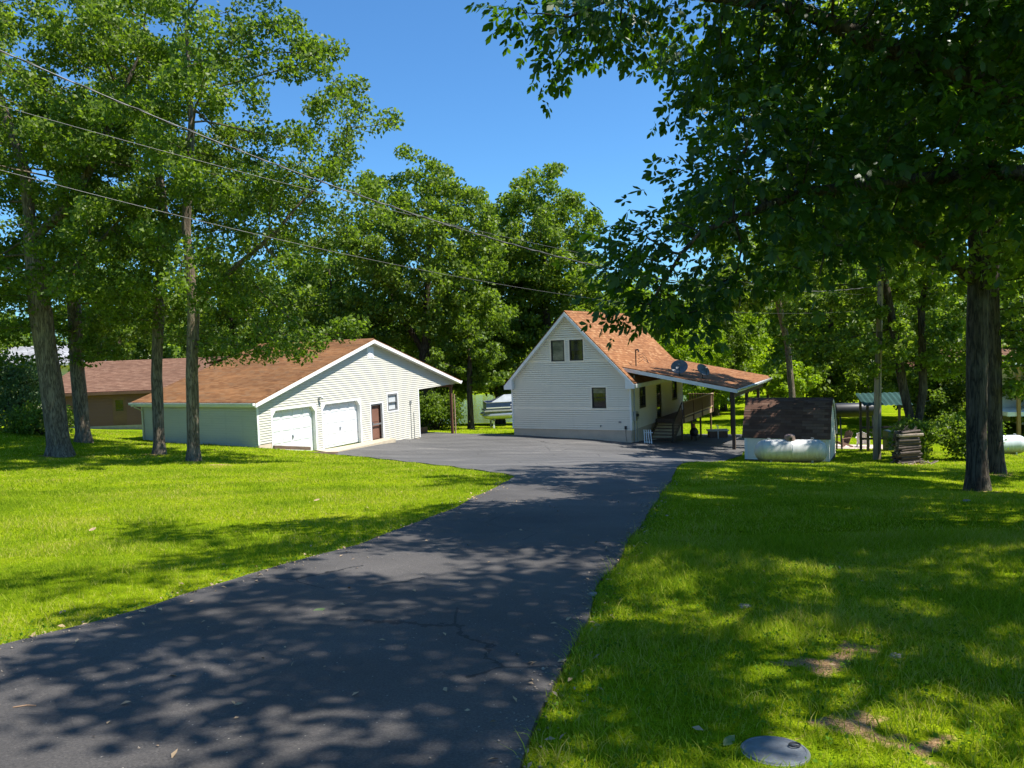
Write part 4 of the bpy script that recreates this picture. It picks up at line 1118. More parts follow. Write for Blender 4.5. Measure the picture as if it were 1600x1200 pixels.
# ------------------------------------------------------------------ firewood
zq = gz(15.6, 30.2)
o = empty('firewood_stack', (15.6, 30.2, zq), R(12), 'waist-high stack of split dark firewood beside the pole', 'firewood')
fw_m = [simple('split_log_face', (.30, .24, .18), (.17, .13, .1), .9, 6, .3), simple('log_bark', (.10, .075, .06), (.055, .042, .035), .95, 6, .4)]
random.seed(5)
for row in range(13):
    for dep in range(3):
        r = random.uniform(.05, .068); L = random.uniform(.82, 1.1); n = random.choice((3, 4, 5, 6, 7)); z = .05 + row * .1; x = -L / 2 + random.uniform(-.07, .07); y = dep * .16 + random.uniform(-.03, .03) + .03 * math.sin(row)
        a0 = random.uniform(0, 6); tl = random.uniform(-.05, .05)
        mb = MB(); mb.prism([(x, y + r * math.cos(a0 + i * 2 * math.pi / n), z + r * math.sin(a0 + i * 2 * math.pi / n)) for i in range(n)], (L, tl, tl * .7))
        mb.build('log', fw_m[0 if random.random() < .3 else 1], o)
for k in range(16):
    a = random.uniform(0, 3.14); x = random.uniform(-.6, .75); y = random.uniform(-.75, -.25); L = random.uniform(.2, .5); z = random.uniform(.0, .1)
    MB().tube([(x, y, z), (x + L * math.cos(a), y + L * math.sin(a) * .5, z + random.uniform(0, .12))], [.03, .022], 5).build('log', fw_m[k % 2], o)
for k in range(10):
    x = random.uniform(-.5, .5); MB().tube([(x, .05, 1.28), (x + random.uniform(-.5, .4), .1, 1.33 + random.uniform(.05, .25))], [.018, .01], 5).build('branch', fw_m[1], o)

# ------------------------------------------------------------------ things behind the carport
zq = gz(13.1, 49.3)
o = empty('storage_box', (12.45, 49.2, zq), R(-5), 'low brown storage box with pale lid behind the carport', 'box')
for k in range(7): MB().box(.01 + k * .17, .165 + k * .17, -.35, -.32, .02, .45).build('slat', M['deck_wood'], o)
MB().box(.02, 1.18, -.318, .33, .0, .44).build('body', M['deck_wood'], o)
MB().bbox(-.05, 1.25, -.4, .4, .451, .52, .015).build('lid', simple('cream_lid', (.62, .57, .48), (.54, .5, .42), .6, 2, .05), o)
zq = gz(12.6, 47.6)
o = empty('yard_hydrant', (12.75, 47.9, zq), 0, 'thin white water standpipe in front of the storage box', 'standpipe')
MB().tube([(0, 0, -.1), (0, 0, .8), (-.03, 0, .86), (-.1, 0, .86), (-.12, 0, .78)], .03, 8).build('pipe', M['white'], o)
MB().beam((0, 0, .84), (.12, 0, .92), .03, .015).build('handle', M['dark_metal'], o)
zq = gz(10.9, 46.3)
o = empty('chiminea', (10.85, 46.2, zq), R(10), 'dark pot-bellied garden stove with orange neck beside deck post', 'garden stove')
MB().lathe([(.12, .3), (.2, .34), (.26, .48), (.26, .6), (.19, .74), (.11, .82)], 20).build('belly', M['dark_metal'], o, smooth=True)
MB().lathe([(.1, .821), (.075, .95), (.085, 1.04), (.1, 1.06)], 16).build('neck', simple('orange_clay', (.45, .17, .05), (.34, .12, .04), .7, 4, .1), o, smooth=True)
for k in range(3):
    a = k * 2.1 + .4; MB().tube([(.2 * math.cos(a), .2 * math.sin(a), -.05), (.13 * math.cos(a), .13 * math.sin(a), .36)], .02, 6).build('leg', M['dark_metal'], o)
MB().bbox(-.1, .1, -.28, -.24, .46, .6, .01).build('mouth', M['black_frame'], o)
o = empty('folded_chair', hp(7.95, .25, -.78), -TH, 'white folded slatted chair leaning at the dark house corner', 'chair')
for k in range(4): MB().beam((.02 + k * .13, 0, 0), (-.08 + k * .12, .22, .78), .05, .02, (0, 1, 0)).build('slat', M['white'], o)
for zz_ in (.12, .62): MB().beam((-.05, .03 + zz_ * .28 + .02, zz_), (.42, .03 + zz_ * .28 + .02, zz_), .02, .05).build('rail', M['white'], o)

# red chair at the back of the garage porch
p = GAR + U * 9.6 - V * 2.7
o = empty('porch_chair', (p.x, p.y, GAR.z - .72), -TH + R(65), 'red wooden slatted chair at the back of the garage porch', 'chair')
red = simple('red_painted_wood', (.42, .09, .045), (.3, .06, .035), .55, 3, .1)
for i in range(5): MB().box(-.28, .28, -.25 + i * .11, -.16 + i * .11, .42, .445).build('seat_slat', red, o)
for i in range(4): MB().box(-.3, .3, .3 + i * .02, .33 + i * .02, .55 + i * .19, .67 + i * .19).build('back_slat', red, o)
for s_ in (-1, 1):
    MB().box(s_ * .3 - .03, s_ * .3 + .03, -.27, -.21, 0, .62).build('leg', red, o)
    MB().beam((s_ * .3, .3, 0), (s_ * .3, .4, 1.3), .05, .05).build('leg', red, o)
    MB().box(s_ * .3 - .05, s_ * .3 + .05, -.3, .33, .62, .65).build('armrest', red, o)

# ------------------------------------------------------------------ pontoon boat on a trailer
def build_boat():
    bx, by = -2.1, 58.5
    zb = gz(bx + 1.2, by)
    o = empty('pontoon_boat', (bx, by, zb + .02), R(8), 'blue and silver pontoon boat resting behind the house corner', 'boat')
    silver = simple('brushed_aluminium', (.55, .56, .58), (.45, .46, .48), .3, 3, .03, metal=.6)
    blue = simple('dark_blue_fence_panel', (.035, .07, .17), (.025, .05, .12), .35, 2, .03)
    for y in (.0, 1.9):
        MB().lathe([(.001, -.25), (.12, -.15), (.24, .05), (.3, .4), (.3, 6.0), (.28, 6.1), (.001, 6.12)], 20, 'x', (0, y, 1.0)).build('pontoon', silver, o, smooth=True)
    MB().bbox(-.1, 6.2, -.3, 2.2, 1.3, 1.4, .02).build('deck', silver, o)
    for (x0, x1, y0, y1) in ((.05, 1.9, -.29, -.25), (2.0, 4.0, -.29, -.25), (4.1, 6.1, -.29, -.25), (.05, .09, -.24, 2.15), (.1, 6.1, 2.12, 2.16)):
        MB().box(x0, x1, y0, y1, 1.46, 1.98).build('fence_panel', blue, o)
        xm0, xm1 = (x0, x1)
        MB().box(x0, x1, y0 - .012, y1 + .012, 1.56, 1.64).build('stripe', M['white'], o)
        q = MB(); q.box(x0, x1, y0 - .005, y1 + .005, 1.981, 2.02); q.box(x0, x1, y0 - .005, y1 + .005, 1.42, 1.459); q.build('rail', silver, o)
    MB().prism([(.5, .1, 2.0), (5.6, .1, 2.0), (4.2, .95, 2.5), (1.6, .95, 2.5)], (0, .02, 0)).build('cover', simple('grey_boat_cover', (.3, .33, .36), (.22, .25, .27), .7, 2, .1), o)
    MB().prism([(.5, 1.8, 2.0), (5.6, 1.8, 2.0), (4.2, .96, 2.5), (1.6, .96, 2.5)], (0, .02, 0)).build('cover', bpy.data.materials['grey_boat_cover'], o)
    for x in (.6, 2.6, 4.6):
        for y in (-.1, 2.0): MB().box(x - .06, x + .06, y - .06, y + .06, -.1, .72).build('stand_leg', M['white'], o)
        MB().box(x - .05, x + .05, -.25, 2.15, .6, .7).build('bunk', M['dark_metal'], o)
    return o
build_boat()

# ------------------------------------------------------------------ meter lid and litter in the foreground
def build_lid():
    x, y = 1.15, 3.47; z = gz(x, y) + .002
    m, nt, p, out = nodes_of('cast_meter_lid')
    v = coords(nt); w = N(nt, 'ShaderNodeTexChecker', Scale=95.0); nt.links.new(v, w.inputs['Vector'])
    f = noise(nt, v, 14, 5, .65); r = ramp(nt, [(.3, (.12, .13, .15)), (.7, (.21, .235, .26))]); nt.links.new(f, r.inputs[0])
    nt.links.new(r.outputs[0], p.inputs['Base Color']); p.inputs['Roughness'].default_value = .5; p.inputs['Metallic'].default_value = .35
    bump(nt, p, w.outputs['Fac'], .5, .004)
    o = empty('meter_lid', (x, y, z), R(10), 'round grey cast water meter lid set in the grass', 'meter lid')
    o.rotation_euler = (R(-5), R(1.5), R(10))
    MB().lathe([(.02, .0065), (.136, .006), (.138, .0085), (.146, .0085), (.149, .003), (.15, -.06)], 40).build('cover', m, o)
    q = MB(); ring = [(.105 + .026 * math.cos(a), .006 + .02 * math.sin(a), .0155) for a in np.linspace(0, 2 * math.pi, 17)]
    q.tube(ring, .0045, 6); q.build('lift_ring', M['dark_metal'], o)
    MB().lathe([(.1505, .001), (.155, .0), (.157, -.06)], 40).build('rim', M['metal'], o)
build_lid()

def rock(loc, r, label, seed, sq=.5):
    rr = np.random.default_rng(seed); vs = []; fs = []
    n, k = 10, 7
    for i in range(k):
        th = math.pi * i / (k - 1)
        for j in range(n):
            a = 2 * math.pi * j / n; q = r * (1 + .22 * math.sin(3 * a + seed) * math.sin(th) + rr.uniform(-.12, .12))
            vs.append((q * math.sin(th) * math.cos(a) * 1.3, q * math.sin(th) * math.sin(a), q * math.cos(th) * sq))
    for i in range(k - 1):
        for j in range(n): fs.append((i * n + j, i * n + (j + 1) % n, (i + 1) * n + (j + 1) % n, (i + 1) * n + j))
    o = MB().add(vs, fs).build('stone', M['stone'], smooth=False)
    o.location = loc
    return tag(o, label, 'stone', 'stones in the right lawn')
rock((2.35, 4.75, gz(2.35, 4.75) + .02), .035, 'pale flat stone on the bare patch of lawn', 3)
rock((1.78, 6.05, gz(1.78, 6.05) + .02), .04, 'grey stone half sunk in the shaded lawn', 8)
rock((.62, 6.45, gz(.6, 6.45) + .045), .028, 'small white stone at the asphalt edge', 12, .7)
rock((7.6, 12.9, gz(7.6, 12.9) + .02), .05, 'pale stone in the lawn near the large dark trunk', 21, .4)

def fallen(x, y, rz, s, m, label, dz=.045):
    o = MB(); n = 7
    L = [(-.5, 0, .0), (-.3, .17, .05), (-.05, .23, .1), (.25, .15, .12), (.5, 0, .1), (.25, -.16, .02), (-.05, -.24, .0), (-.3, -.15, .0)]
    mid = [(-.3, 0, -.01), (-.05, 0, .0), (.25, 0, .03)]
    vs = [tuple(c * s for c in p) for p in L + mid]
    o.add(vs, [(0, 8, 1), (1, 8, 9, 2), (2, 9, 10, 3), (3, 10, 4), (4, 10, 5), (5, 10, 9, 6), (6, 9, 8, 7), (7, 8, 0)])
    ob = o.build('fallen_leaf', m); ob.location = (x, y, gz(x, y) + dz); ob.rotation_euler = (R(8), R(-6), rz)
    me = ob.data; a = me.attributes.new('rnd', 'FLOAT', 'FACE'); a.data.foreach_set('value', [.6] * len(me.polygons))
    return tag(ob, label, 'leaf', 'fallen leaves')
fallen(-1.62, 6.05, R(15), .13, M['leaf_shrub'], 'crumpled green leaf lying on the dark asphalt', .04)
fallen(.93, 3.43, R(40), .09, M['leaf_shrub'], 'pale green leaf lying in grass left of meter lid', .07)
fallen(2.62, 3.95, R(200), .10, M['leaf_shrub'], 'pale green leaf in the shaded grass near the frame edge', .07)
tan_leaf = simple('dry_tan_leaf', (.42, .3, .17), (.3, .2, .11), .8, 20, .1)
fallen(-5.9, 10.6, R(70), .12, tan_leaf, 'dry tan leaf on the sunny lawn nearer the frame edge', .09)
fallen(-3.6, 13.8, R(20), .12, tan_leaf, 'dry tan leaf on the sunny lawn below the garage doors', .09)
p = [(-2.80, 4.13), (-2.74, 4.16), (-2.69, 4.155)]
o = MB().tube([(a, b, float(gsurf(np.array([a]), np.array([b]))[0]) + .039) for a, b in p], [.003, .005, .003], 6).build('twig', simple('dry_twig', (.3, .19, .11), (.2, .12, .07), .9, 20, .2)); tag(o, 'short dry brown twig on the asphalt at the frame edge', 'twig')

# ------------------------------------------------------------------ trees
def unit(a): return a / np.maximum(np.linalg.norm(a, axis=-1, keepdims=True), 1e-9)

def clump_points(rng, ells, n_clump, per, sig):
    """clumped attractors inside a union of ellipsoids: (cx,cy,cz,rx,ry,rz,weight)."""
    w = np.array([e[6] for e in ells]); w = w / w.sum(); out = []
    for e, k in zip(ells, rng.multinomial(n_clump, w)):
        d = unit(rng.normal(size=(k, 3))); rad = rng.uniform(.28, 1, size=(k, 1)) ** .6
        c = np.array(e[:3]) + d * rad * np.array(e[3:6])
        s = np.array([sig, sig, sig * .7]) * min(1, min(e[3:6]) / 1.2)
        out.append((c[:, None, :] + rng.normal(size=(k, per, 3)) * s).reshape(-1, 3))
    return np.concatenate(out)

def grow(trunks, attr, step=.5, di=9.0, dk=.75, iters=130, droop=0.0):
    pos = []; par = []
    for tr in trunks:
        tr = [np.array(p, float) for p in tr[0:]]; prev = -1
        if pos:
            d = [np.linalg.norm(np.array(q) - tr[0]) for q in pos]; prev = int(np.argmin(d)) if min(d) < .05 else -1
        for a, b in zip(tr[:-1], tr[1:]):
            L = np.linalg.norm(b - a); k = max(1, int(L / step))
            for j in range(k):
                p = a + (b - a) * j / k
                if prev >= 0 and np.linalg.norm(np.array(pos[prev]) - p) < 1e-6: continue
                pos.append(tuple(p)); par.append(prev); prev = len(pos) - 1
        pos.append(tuple(tr[-1])); par.append(prev)
    pos = np.array(pos); par = list(par)
    zmin = attr[:, 2].min() - 1.5
    A = attr.copy(); near = np.full(len(A), -1); nd = np.full(len(A), 1e9)
    ok = pos[:, 2] > zmin
    d = np.linalg.norm(A[:, None, :] - pos[None, :, :], axis=-1); d[:, ~ok] = 1e9
    near = d.argmin(1); nd = d.min(1)
    for it in range(iters):
        if len(A) == 0: break
        act = nd < (di if it < 25 else di * 1.6)
        if not act.any(): break
        dirs = np.zeros_like(pos); np.add.at(dirs, near[act], unit(A[act] - pos[near[act]]))
        src = np.unique(near[act])
        dv = unit(dirs[src] + RNG.normal(size=(len(src), 3)) * .12 + np.array([0, 0, -droop]))
        newp = pos[src] + dv * step
        b = len(pos); pos = np.concatenate([pos, newp]); par.extend(src.tolist())
        d = np.linalg.norm(A[:, None, :] - newp[None, :, :], axis=-1)
        j = d.argmin(1); m = d[np.arange(len(A)), j]
        up = m < nd; nd[up] = m[up]; near[up] = b + j[up]
        keep = nd > dk
        A = A[keep]; near = near[keep]; nd = nd[keep]
    return pos, np.array(par)

def radii(pos, par, r0, rt=.011):
    n = len(pos); kids = np.bincount(par[par >= 0], minlength=n); cnt = np.where(kids == 0, 1.0, 0.0)
    for i in range(n - 1, -1, -1):
        if par[i] >= 0: cnt[par[i]] += cnt[i]
    p = math.log(r0 / rt) / math.log(max(cnt.max(), 3))
    return rt * cnt ** p, kids, cnt

def wood_mesh(name, pos, par, r, cnt, base_z, r0, mat, min_r=.0):
    idx = np.where((par >= 0) & (r > min_r))[0]; pa = par[idx]
    d = unit(pos[idx] - pos[pa]); nd = np.zeros_like(pos); nd[idx] = d
    roots = np.where(par < 0)[0]
    for rt_ in roots: nd[rt_] = (0, 0, 1)
    # main child of each node carries the parent's radius on
    main = np.full(len(pos), -1); best = np.zeros(len(pos))
    for i in idx:
        if cnt[i] > best[par[i]]: best[par[i]] = cnt[i]; main[par[i]] = i
    ism = main[pa] == idx
    rr = r.copy()
    fl = 1 + .42 * np.exp(-np.maximum(pos[:, 2] - base_z, 0) / .32); big = r > r0 * .5
    rr = np.where(big, rr * fl, rr)
    rb = np.where(ism, rr[pa], np.minimum(rr[pa], rr[idx] * 1.25)); rtp = rr[idx]
    d0 = np.where(ism[:, None], nd[pa], d); d1 = d
    V_, Q_ = [], []; off = 0
    cls = np.where(rb > .11, 12, np.where(rb > .035, 7, 4))
    for n in (12, 7, 4):
        m = cls == n
        if not m.any(): continue
        ref = np.where(np.abs(d1[m][:, :1]) < .8, np.array([[1., 0, 0]]), np.array([[0., 1, 0]]))
        a = np.arange(n) * 2 * math.pi / n
        rings = []
        for dd, pp, r_ in ((d0[m], pos[pa[m]], rb[m]), (d1[m], pos[idx[m]], rtp[m])):
            s_ = unit(np.cross(dd, ref)); t_ = np.cross(s_, dd)
            lob = np.ones((len(pp), n))
            if n == 12:
                hgt = np.maximum(pp[:, 2:3] - base_z, 0)
                lob += (.10 * np.sin(a * 3 + 1)[None] + .09 * np.sin(a * 5 + .4)[None]) * np.exp(-hgt / .5) + .035 * np.sin(a * 4 + pp[:, 2:3] * 1.7) + .025 * np.sin(a * 7 - pp[:, 2:3] * 2.3)
            rings.append(pp[:, None, :] + (s_[:, None, :] * np.cos(a)[None, :, None] + t_[:, None, :] * np.sin(a)[None, :, None]) * (r_[:, None] * lob)[..., None])
        k = m.sum(); v = np.stack(rings, 1).reshape(-1, 3)
        b = np.arange(k)[:, None] * 2 * n + np.arange(n)[None, :]; nx = np.arange(k)[:, None] * 2 * n + ((np.arange(n) + 1) % n)[None, :]
        q = np.stack([b, nx, nx + n, b + n], -1).reshape(-1, 4) + off
        V_.append(v); Q_.append(q); off += len(v)
    me = fast_mesh(name, np.concatenate(V_), quads=np.concatenate(Q_), smooth=True)
    me.materials.append(mat)
    return me

def leaf_mesh(name, P, size, mat, rng, up=.55, asp=.62, fold=.18, droop=0.0, lance=False, sizevar=.3):
    n = len(P)
    nr = unit(rng.normal(size=(n, 3)) * np.array([1, 1, .8]) + np.array([0, 0, up]))
    t = unit(np.cross(nr, rng.normal(size=(n, 3))) + np.array([0, 0, -droop]))
    nr = unit(nr - t * (nr * t).sum(-1, keepdims=True)); s = np.cross(nr, t)
    L = (size * rng.uniform(1 - sizevar, 1 + sizevar, n))[:, None]; W = L * asp
    if not lance:
        v = np.stack([P - t * L * .5, P + s * W * .5 + nr * L * fold, P + t * L * .5, P - s * W * .5 + nr * L * fold], 1).reshape(-1, 3)
        q = np.arange(n * 4).reshape(n, 4)
        me = fast_mesh(name, v, quads=q, attr=rng.uniform(0, 1, n))
    else:
        b = P; tip = P + t * L + np.array([0, 0, -1]) * L * .06
        r1 = P + t * L * .33 + s * W * .42 + nr * L * fold * .5; r2 = P + t * L * .68 + s * W * .40 + nr * L * fold * .4
        l1 = P + t * L * .33 - s * W * .42 + nr * L * fold * .5; l2 = P + t * L * .68 - s * W * .40 + nr * L * fold * .4
        v = np.stack([b, r1, r2, tip, l2, l1], 1).reshape(-1, 3); o = np.arange(n)[:, None] * 6
        q = np.stack([o + np.array([0, 1, 2, 3]), o + np.array([0, 3, 4, 5])], 1).reshape(-1, 4)
        me = fast_mesh(name, v, quads=q, attr=np.repeat(rng.uniform(0, 1, n), 2))
    me.materials.append(mat)
    return me

def compound_mesh(name, P, D, size, mat, rng):
    """hickory: five drooping leaflets from each petiole end P with outward direction D."""
    n = len(P); base = np.repeat(P, 5, 0)
    d = unit(D + rng.normal(size=(n, 3)) * .45 + np.array([0, 0, -.35]))
    nr = unit(rng.normal(size=(n, 3)) * .45 + np.array([0, 0, 1.0])); nr = unit(nr - d * (nr * d).sum(-1, keepdims=True)); s = np.cross(nr, d)
    ang = np.radians(np.array([-95, -48, 0, 48, 95]))[None, :] + rng.normal(size=(n, 5)) * .16
    offs = np.array([.0, .25, .32, .25, .0])[None, :, None]
    t = unit(d[:, None, :] * np.cos(ang)[..., None] + s[:, None, :] * np.sin(ang)[..., None] + np.array([0, 0, -.38]) + rng.normal(size=(n, 5, 3)) * .12)
    L = size * np.array([.62, .9, 1.12, .9, .62])[None, :] * rng.uniform(.75, 1.2, (n, 1)) * rng.uniform(.85, 1.1, (n, 5))
    b = (P[:, None, :] + d[:, None, :] * size * offs).reshape(-1, 3); t = t.reshape(-1, 3); L = L.reshape(-1, 1)
    nn = np.repeat(nr, 5, 0) + rng.normal(size=(n * 5, 3)) * .3; nn = unit(nn - t * (nn * t).sum(-1, keepdims=True)); ss = np.cross(nn, t)
    W = L * .46
    r1 = b + t * L * .35 + ss * W * .36 - nn * L * .05; r2 = b + t * L * .66 + ss * W * .5 - nn * L * .08
    l1 = b + t * L * .35 - ss * W * .36 - nn * L * .05; l2 = b + t * L * .66 - ss * W * .5 - nn * L * .08
    tip = b + t * L - nn * L * .12
    v = np.stack([b, r1, r2, tip, l2, l1], 1).reshape(-1, 3); o = np.arange(n * 5)[:, None] * 6
    q = np.stack([o + np.array([0, 1, 2, 3]), o + np.array([0, 3, 4, 5])], 1).reshape(-1, 4)
    me = fast_mesh(name, v, quads=q, attr=np.repeat(np.repeat(rng.uniform(0, 1, n), 5), 2))
    me.materials.append(mat)
    return me

def make_tree(name, label, base, r0, trunks, ells, n_clump, per, n_leaf, leaf_size, leaf_m, bark_m, seed, sig=.5, cat='tree', group=None, di=9, dk=.75, step=.5, spread=.33,
              kind='oak', up=.55, min_r=0.0, droop=0.0, lance=False, clear=None):
    """all given in world coordinates; the tree's origin is its base."""
    rng = np.random.default_rng(seed)
    B = np.array(base, float)
    attr = clump_points(rng, ells, n_clump, per, sig)
    if clear:   # bare stem inside the crown
        tx = B[0] + clear[2]; k = (np.hypot(attr[:, 0] - tx, (attr[:, 1] - B[1]) * .5) > clear[0]) | (attr[:, 2] > clear[1]); attr = attr[k]
    pos, par = grow(trunks, attr, step, di, dk, 130, droop)
    r, kids, cnt = radii(pos, par, r0)
    root = empty(name, tuple(base), 0, label, cat, group)
    wm = wood_mesh('trunk', pos - B, par, r, cnt, 0.0, r0, bark_m, min_r)
    inst(wm, 'trunk', root)
    tipn = np.where((r < .026) & (pos[:, 2] > attr[:, 2].min() - .6))[0]
    wgt = np.where(kids[tipn] == 0, 3.0, 1.0); wgt /= wgt.sum()
    ch = rng.choice(tipn, n_leaf, p=wgt)
    if kind == 'hickory':
        P = pos[ch] + rng.normal(size=(n_leaf, 3)) * spread * np.array([1, 1, .8]); D = unit(pos[ch] - pos[np.maximum(par[ch], 0)]) + unit(P - pos[ch]) * .8
        lm = compound_mesh('crown', P - B, D, leaf_size, leaf_m, rng)
    else:
        P = pos[ch] + unit(rng.normal(size=(n_leaf, 3))) * rng.uniform(0, 1, (n_leaf, 1)) ** .5 * spread * 1.35 * np.array([1, 1, .75])
        lm = leaf_mesh('crown', P - B, leaf_size, leaf_m, rng, up, lance=lance, droop=.25 if lance else 0)
    inst(lm, 'crown', root)
    return root

def zb(x, y, d=.05): return gz(x, y) - d

# the four lawn oaks on the left
x, y = -11.09, 26.5; z = zb(x, y)
make_tree('oak_tree', 'slender lawn oak with low branch reaching over the garage roof', (x, y, z), .20,
          [[(x, y, z), (x + .1, y, z + 3), (x + .25, y + .1, 3.2), (x + .2, y, 6), (x + .6, y, 9.5), (x + .6, y, 13)], [(x + .25, y + .1, 3.2), (x + 1.6, y - .3, 4.3), (x + 3.4, y - .6, 5.6)]],
          [(-9.1, 26.3, 9.5, 4.7, 4.6, 6.6, 10), (-7.2, 26.3, 2.15, 2.3, 1.6, .65, 2.4), (-10.2, 25.8, 4.2, 2.6, 2.4, 1.6, 1.5), (-6.4, 26.5, 6.4, 2.0, 2.2, 1.6, 2)], 130, 7, 44000, .15, M['leaf_oak'], M['bark_oak'], 141, clear=(1.2, 10, .2), spread=.40, group='lawn oaks')
x, y = -13.64, 29.5; z = zb(x, y)
make_tree('oak_tree', 'straight lawn oak second from the garage end wall', (x, y, z), .20,
          [[(x, y, z), (x + .05, y, z + 3), (x + .35, y, 4), (x + .7, y, 7), (x + .5, y, 11), (x + .4, y, 14)]],
          [(-13.2, 29.8, 9.5, 4.2, 4.2, 6.8, 8), (-12.8, 29.0, 3.2, 2.8, 2.2, 1.2, 1.3)], 95, 7, 32000, .145, M['leaf_oak'], M['bark_oak'], 42, clear=(1.2, 10, .4), spread=.40, group='lawn oaks')
x, y = -16.56, 28.0; z = zb(x, y)
make_tree('oak_tree', 'thickest lawn oak with forked heavy limbs near frame edge', (x, y, z), .37,
          [[(x, y, z), (x - .2, y, z + 3), (x - .4, y, 3.5), (x - .5, y, 6), (x - .6, y, 8.5), (x - 1.6, y + .3, 11.5), (x - 2.4, y, 14.5)],
           [(x - .5, y, 6), (x + 1.3, y - .3, 7.3), (x + 2.4, y - .3, 9.3), (x + 3.8, y - .2, 12.2)], [(x - .4, y, 3.5), (x + .9, y - .4, 4.6), (x + 3.1, y - .6, 6.6)]],
          [(-16.6, 27.6, 10, 6.2, 5.4, 6.6, 10), (-18.2, 27.6, 4.6, 3.2, 3.4, 1.8, 2), (-15.0, 26.6, 5.4, 2.8, 2.2, 1.6, 1.4)], 155, 7, 52000, .155, M['leaf_oak'], M['bark_oak'], 43, clear=(1.2, 9, -.4), spread=.40, group='lawn oaks')
x, y = -18.47, 33.0; z = zb(x, y)
make_tree('oak_tree', 'lawn oak with knotted trunk standing behind the thickest one', (x, y, z), .28,
          [[(x, y, z), (x - .1, y, z + 3), (x - .05, y, 4), (x - .3, y, 8), (x, y, 13)]],
          [(-18.9, 33.5, 8.6, 5, 4.6, 6.4, 8), (-16.6, 32.6, 2.9, 2.8, 2, 1.2, 1.2), (-20.5, 32, 3.5, 2.5, 2, 1.3, 1)], 110, 7, 32000, .18, M['leaf_oak'], M['bark_oak'], 44, clear=(1.0, 6, -.1), spread=.38, group='lawn oaks')

# right-hand trees
x, y = 10.87, 18.0; z = zb(x, y, .1)
make_tree('shade_tree', 'dark thick trunk nearest on the shaded right lawn', (x, y, z), .22,
          [[(x, y, z), (x, y, z + 2.5), (x + .05, y, 2.6), (x - .1, y, 5.5), (x + .2, y, 10)], [(x + .05, y, 2.6), (x - 1.6, y - .5, 3.6), (x - 3.6, y - .8, 5.0)]],
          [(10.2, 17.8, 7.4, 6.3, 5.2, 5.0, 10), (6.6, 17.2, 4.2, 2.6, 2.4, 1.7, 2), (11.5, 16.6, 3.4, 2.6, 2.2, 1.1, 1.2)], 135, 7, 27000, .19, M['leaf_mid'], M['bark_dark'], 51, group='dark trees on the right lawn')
x, y = 13.53, 21.5; z = zb(x, y, .1)
make_tree('shade_tree', 'second dark trunk just behind the nearest one', (x, y, z), .19,
          [[(x, y, z), (x - .05, y, z + 2.5), (x - .1, y, 2.6), (x, y, 6), (x + .3, y, 10)]],
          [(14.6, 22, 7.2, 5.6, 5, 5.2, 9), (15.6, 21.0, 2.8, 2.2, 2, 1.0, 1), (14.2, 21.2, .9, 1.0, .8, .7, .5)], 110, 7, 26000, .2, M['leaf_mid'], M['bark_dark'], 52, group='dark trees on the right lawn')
x, y = 17.4, 33.4; z = zb(x, y, .1)
make_tree('shade_tree', 'twin-stemmed dark tree behind the firewood stack', (x, y, z), .27,
          [[(x, y, z), (x + .1, y, z + .8), (x + .45, y, z + 3), (x + .4, y, 2.5), (x + 1.4, y, 6.5)], [(x + .1, y, z + .8), (x - .3, y + .2, z + 3), (x - .9, y, 2.2), (x - 1.5, y, 6)]],
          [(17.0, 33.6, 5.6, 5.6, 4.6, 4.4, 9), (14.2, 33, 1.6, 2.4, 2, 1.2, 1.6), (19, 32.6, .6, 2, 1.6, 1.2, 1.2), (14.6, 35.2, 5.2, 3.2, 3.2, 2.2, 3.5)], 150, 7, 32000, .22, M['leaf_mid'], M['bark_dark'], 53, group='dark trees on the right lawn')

# hickory just outside the frame, its boughs hang over the drive
x, y = 8.6, 8.6; z = zb(x, y, .1)
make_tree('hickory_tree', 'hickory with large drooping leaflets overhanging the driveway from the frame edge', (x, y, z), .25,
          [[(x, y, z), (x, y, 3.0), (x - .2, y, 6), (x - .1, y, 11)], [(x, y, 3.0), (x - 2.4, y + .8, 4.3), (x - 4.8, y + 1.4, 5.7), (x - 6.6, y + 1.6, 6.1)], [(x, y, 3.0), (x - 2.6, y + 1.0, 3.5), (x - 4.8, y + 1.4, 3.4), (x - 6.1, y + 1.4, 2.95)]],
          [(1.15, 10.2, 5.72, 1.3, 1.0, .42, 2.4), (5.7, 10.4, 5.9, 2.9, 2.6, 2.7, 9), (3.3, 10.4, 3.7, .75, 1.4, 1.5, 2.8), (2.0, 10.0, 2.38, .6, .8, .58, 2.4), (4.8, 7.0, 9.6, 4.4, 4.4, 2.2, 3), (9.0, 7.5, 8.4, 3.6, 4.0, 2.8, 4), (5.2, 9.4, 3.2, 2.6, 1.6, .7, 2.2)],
          270, 6, 19500, .14, M['leaf_hick'], M['bark_dark'], 61, kind='hickory', sig=.5, di=10, dk=.6, step=.38, spread=.25, droop=.06)

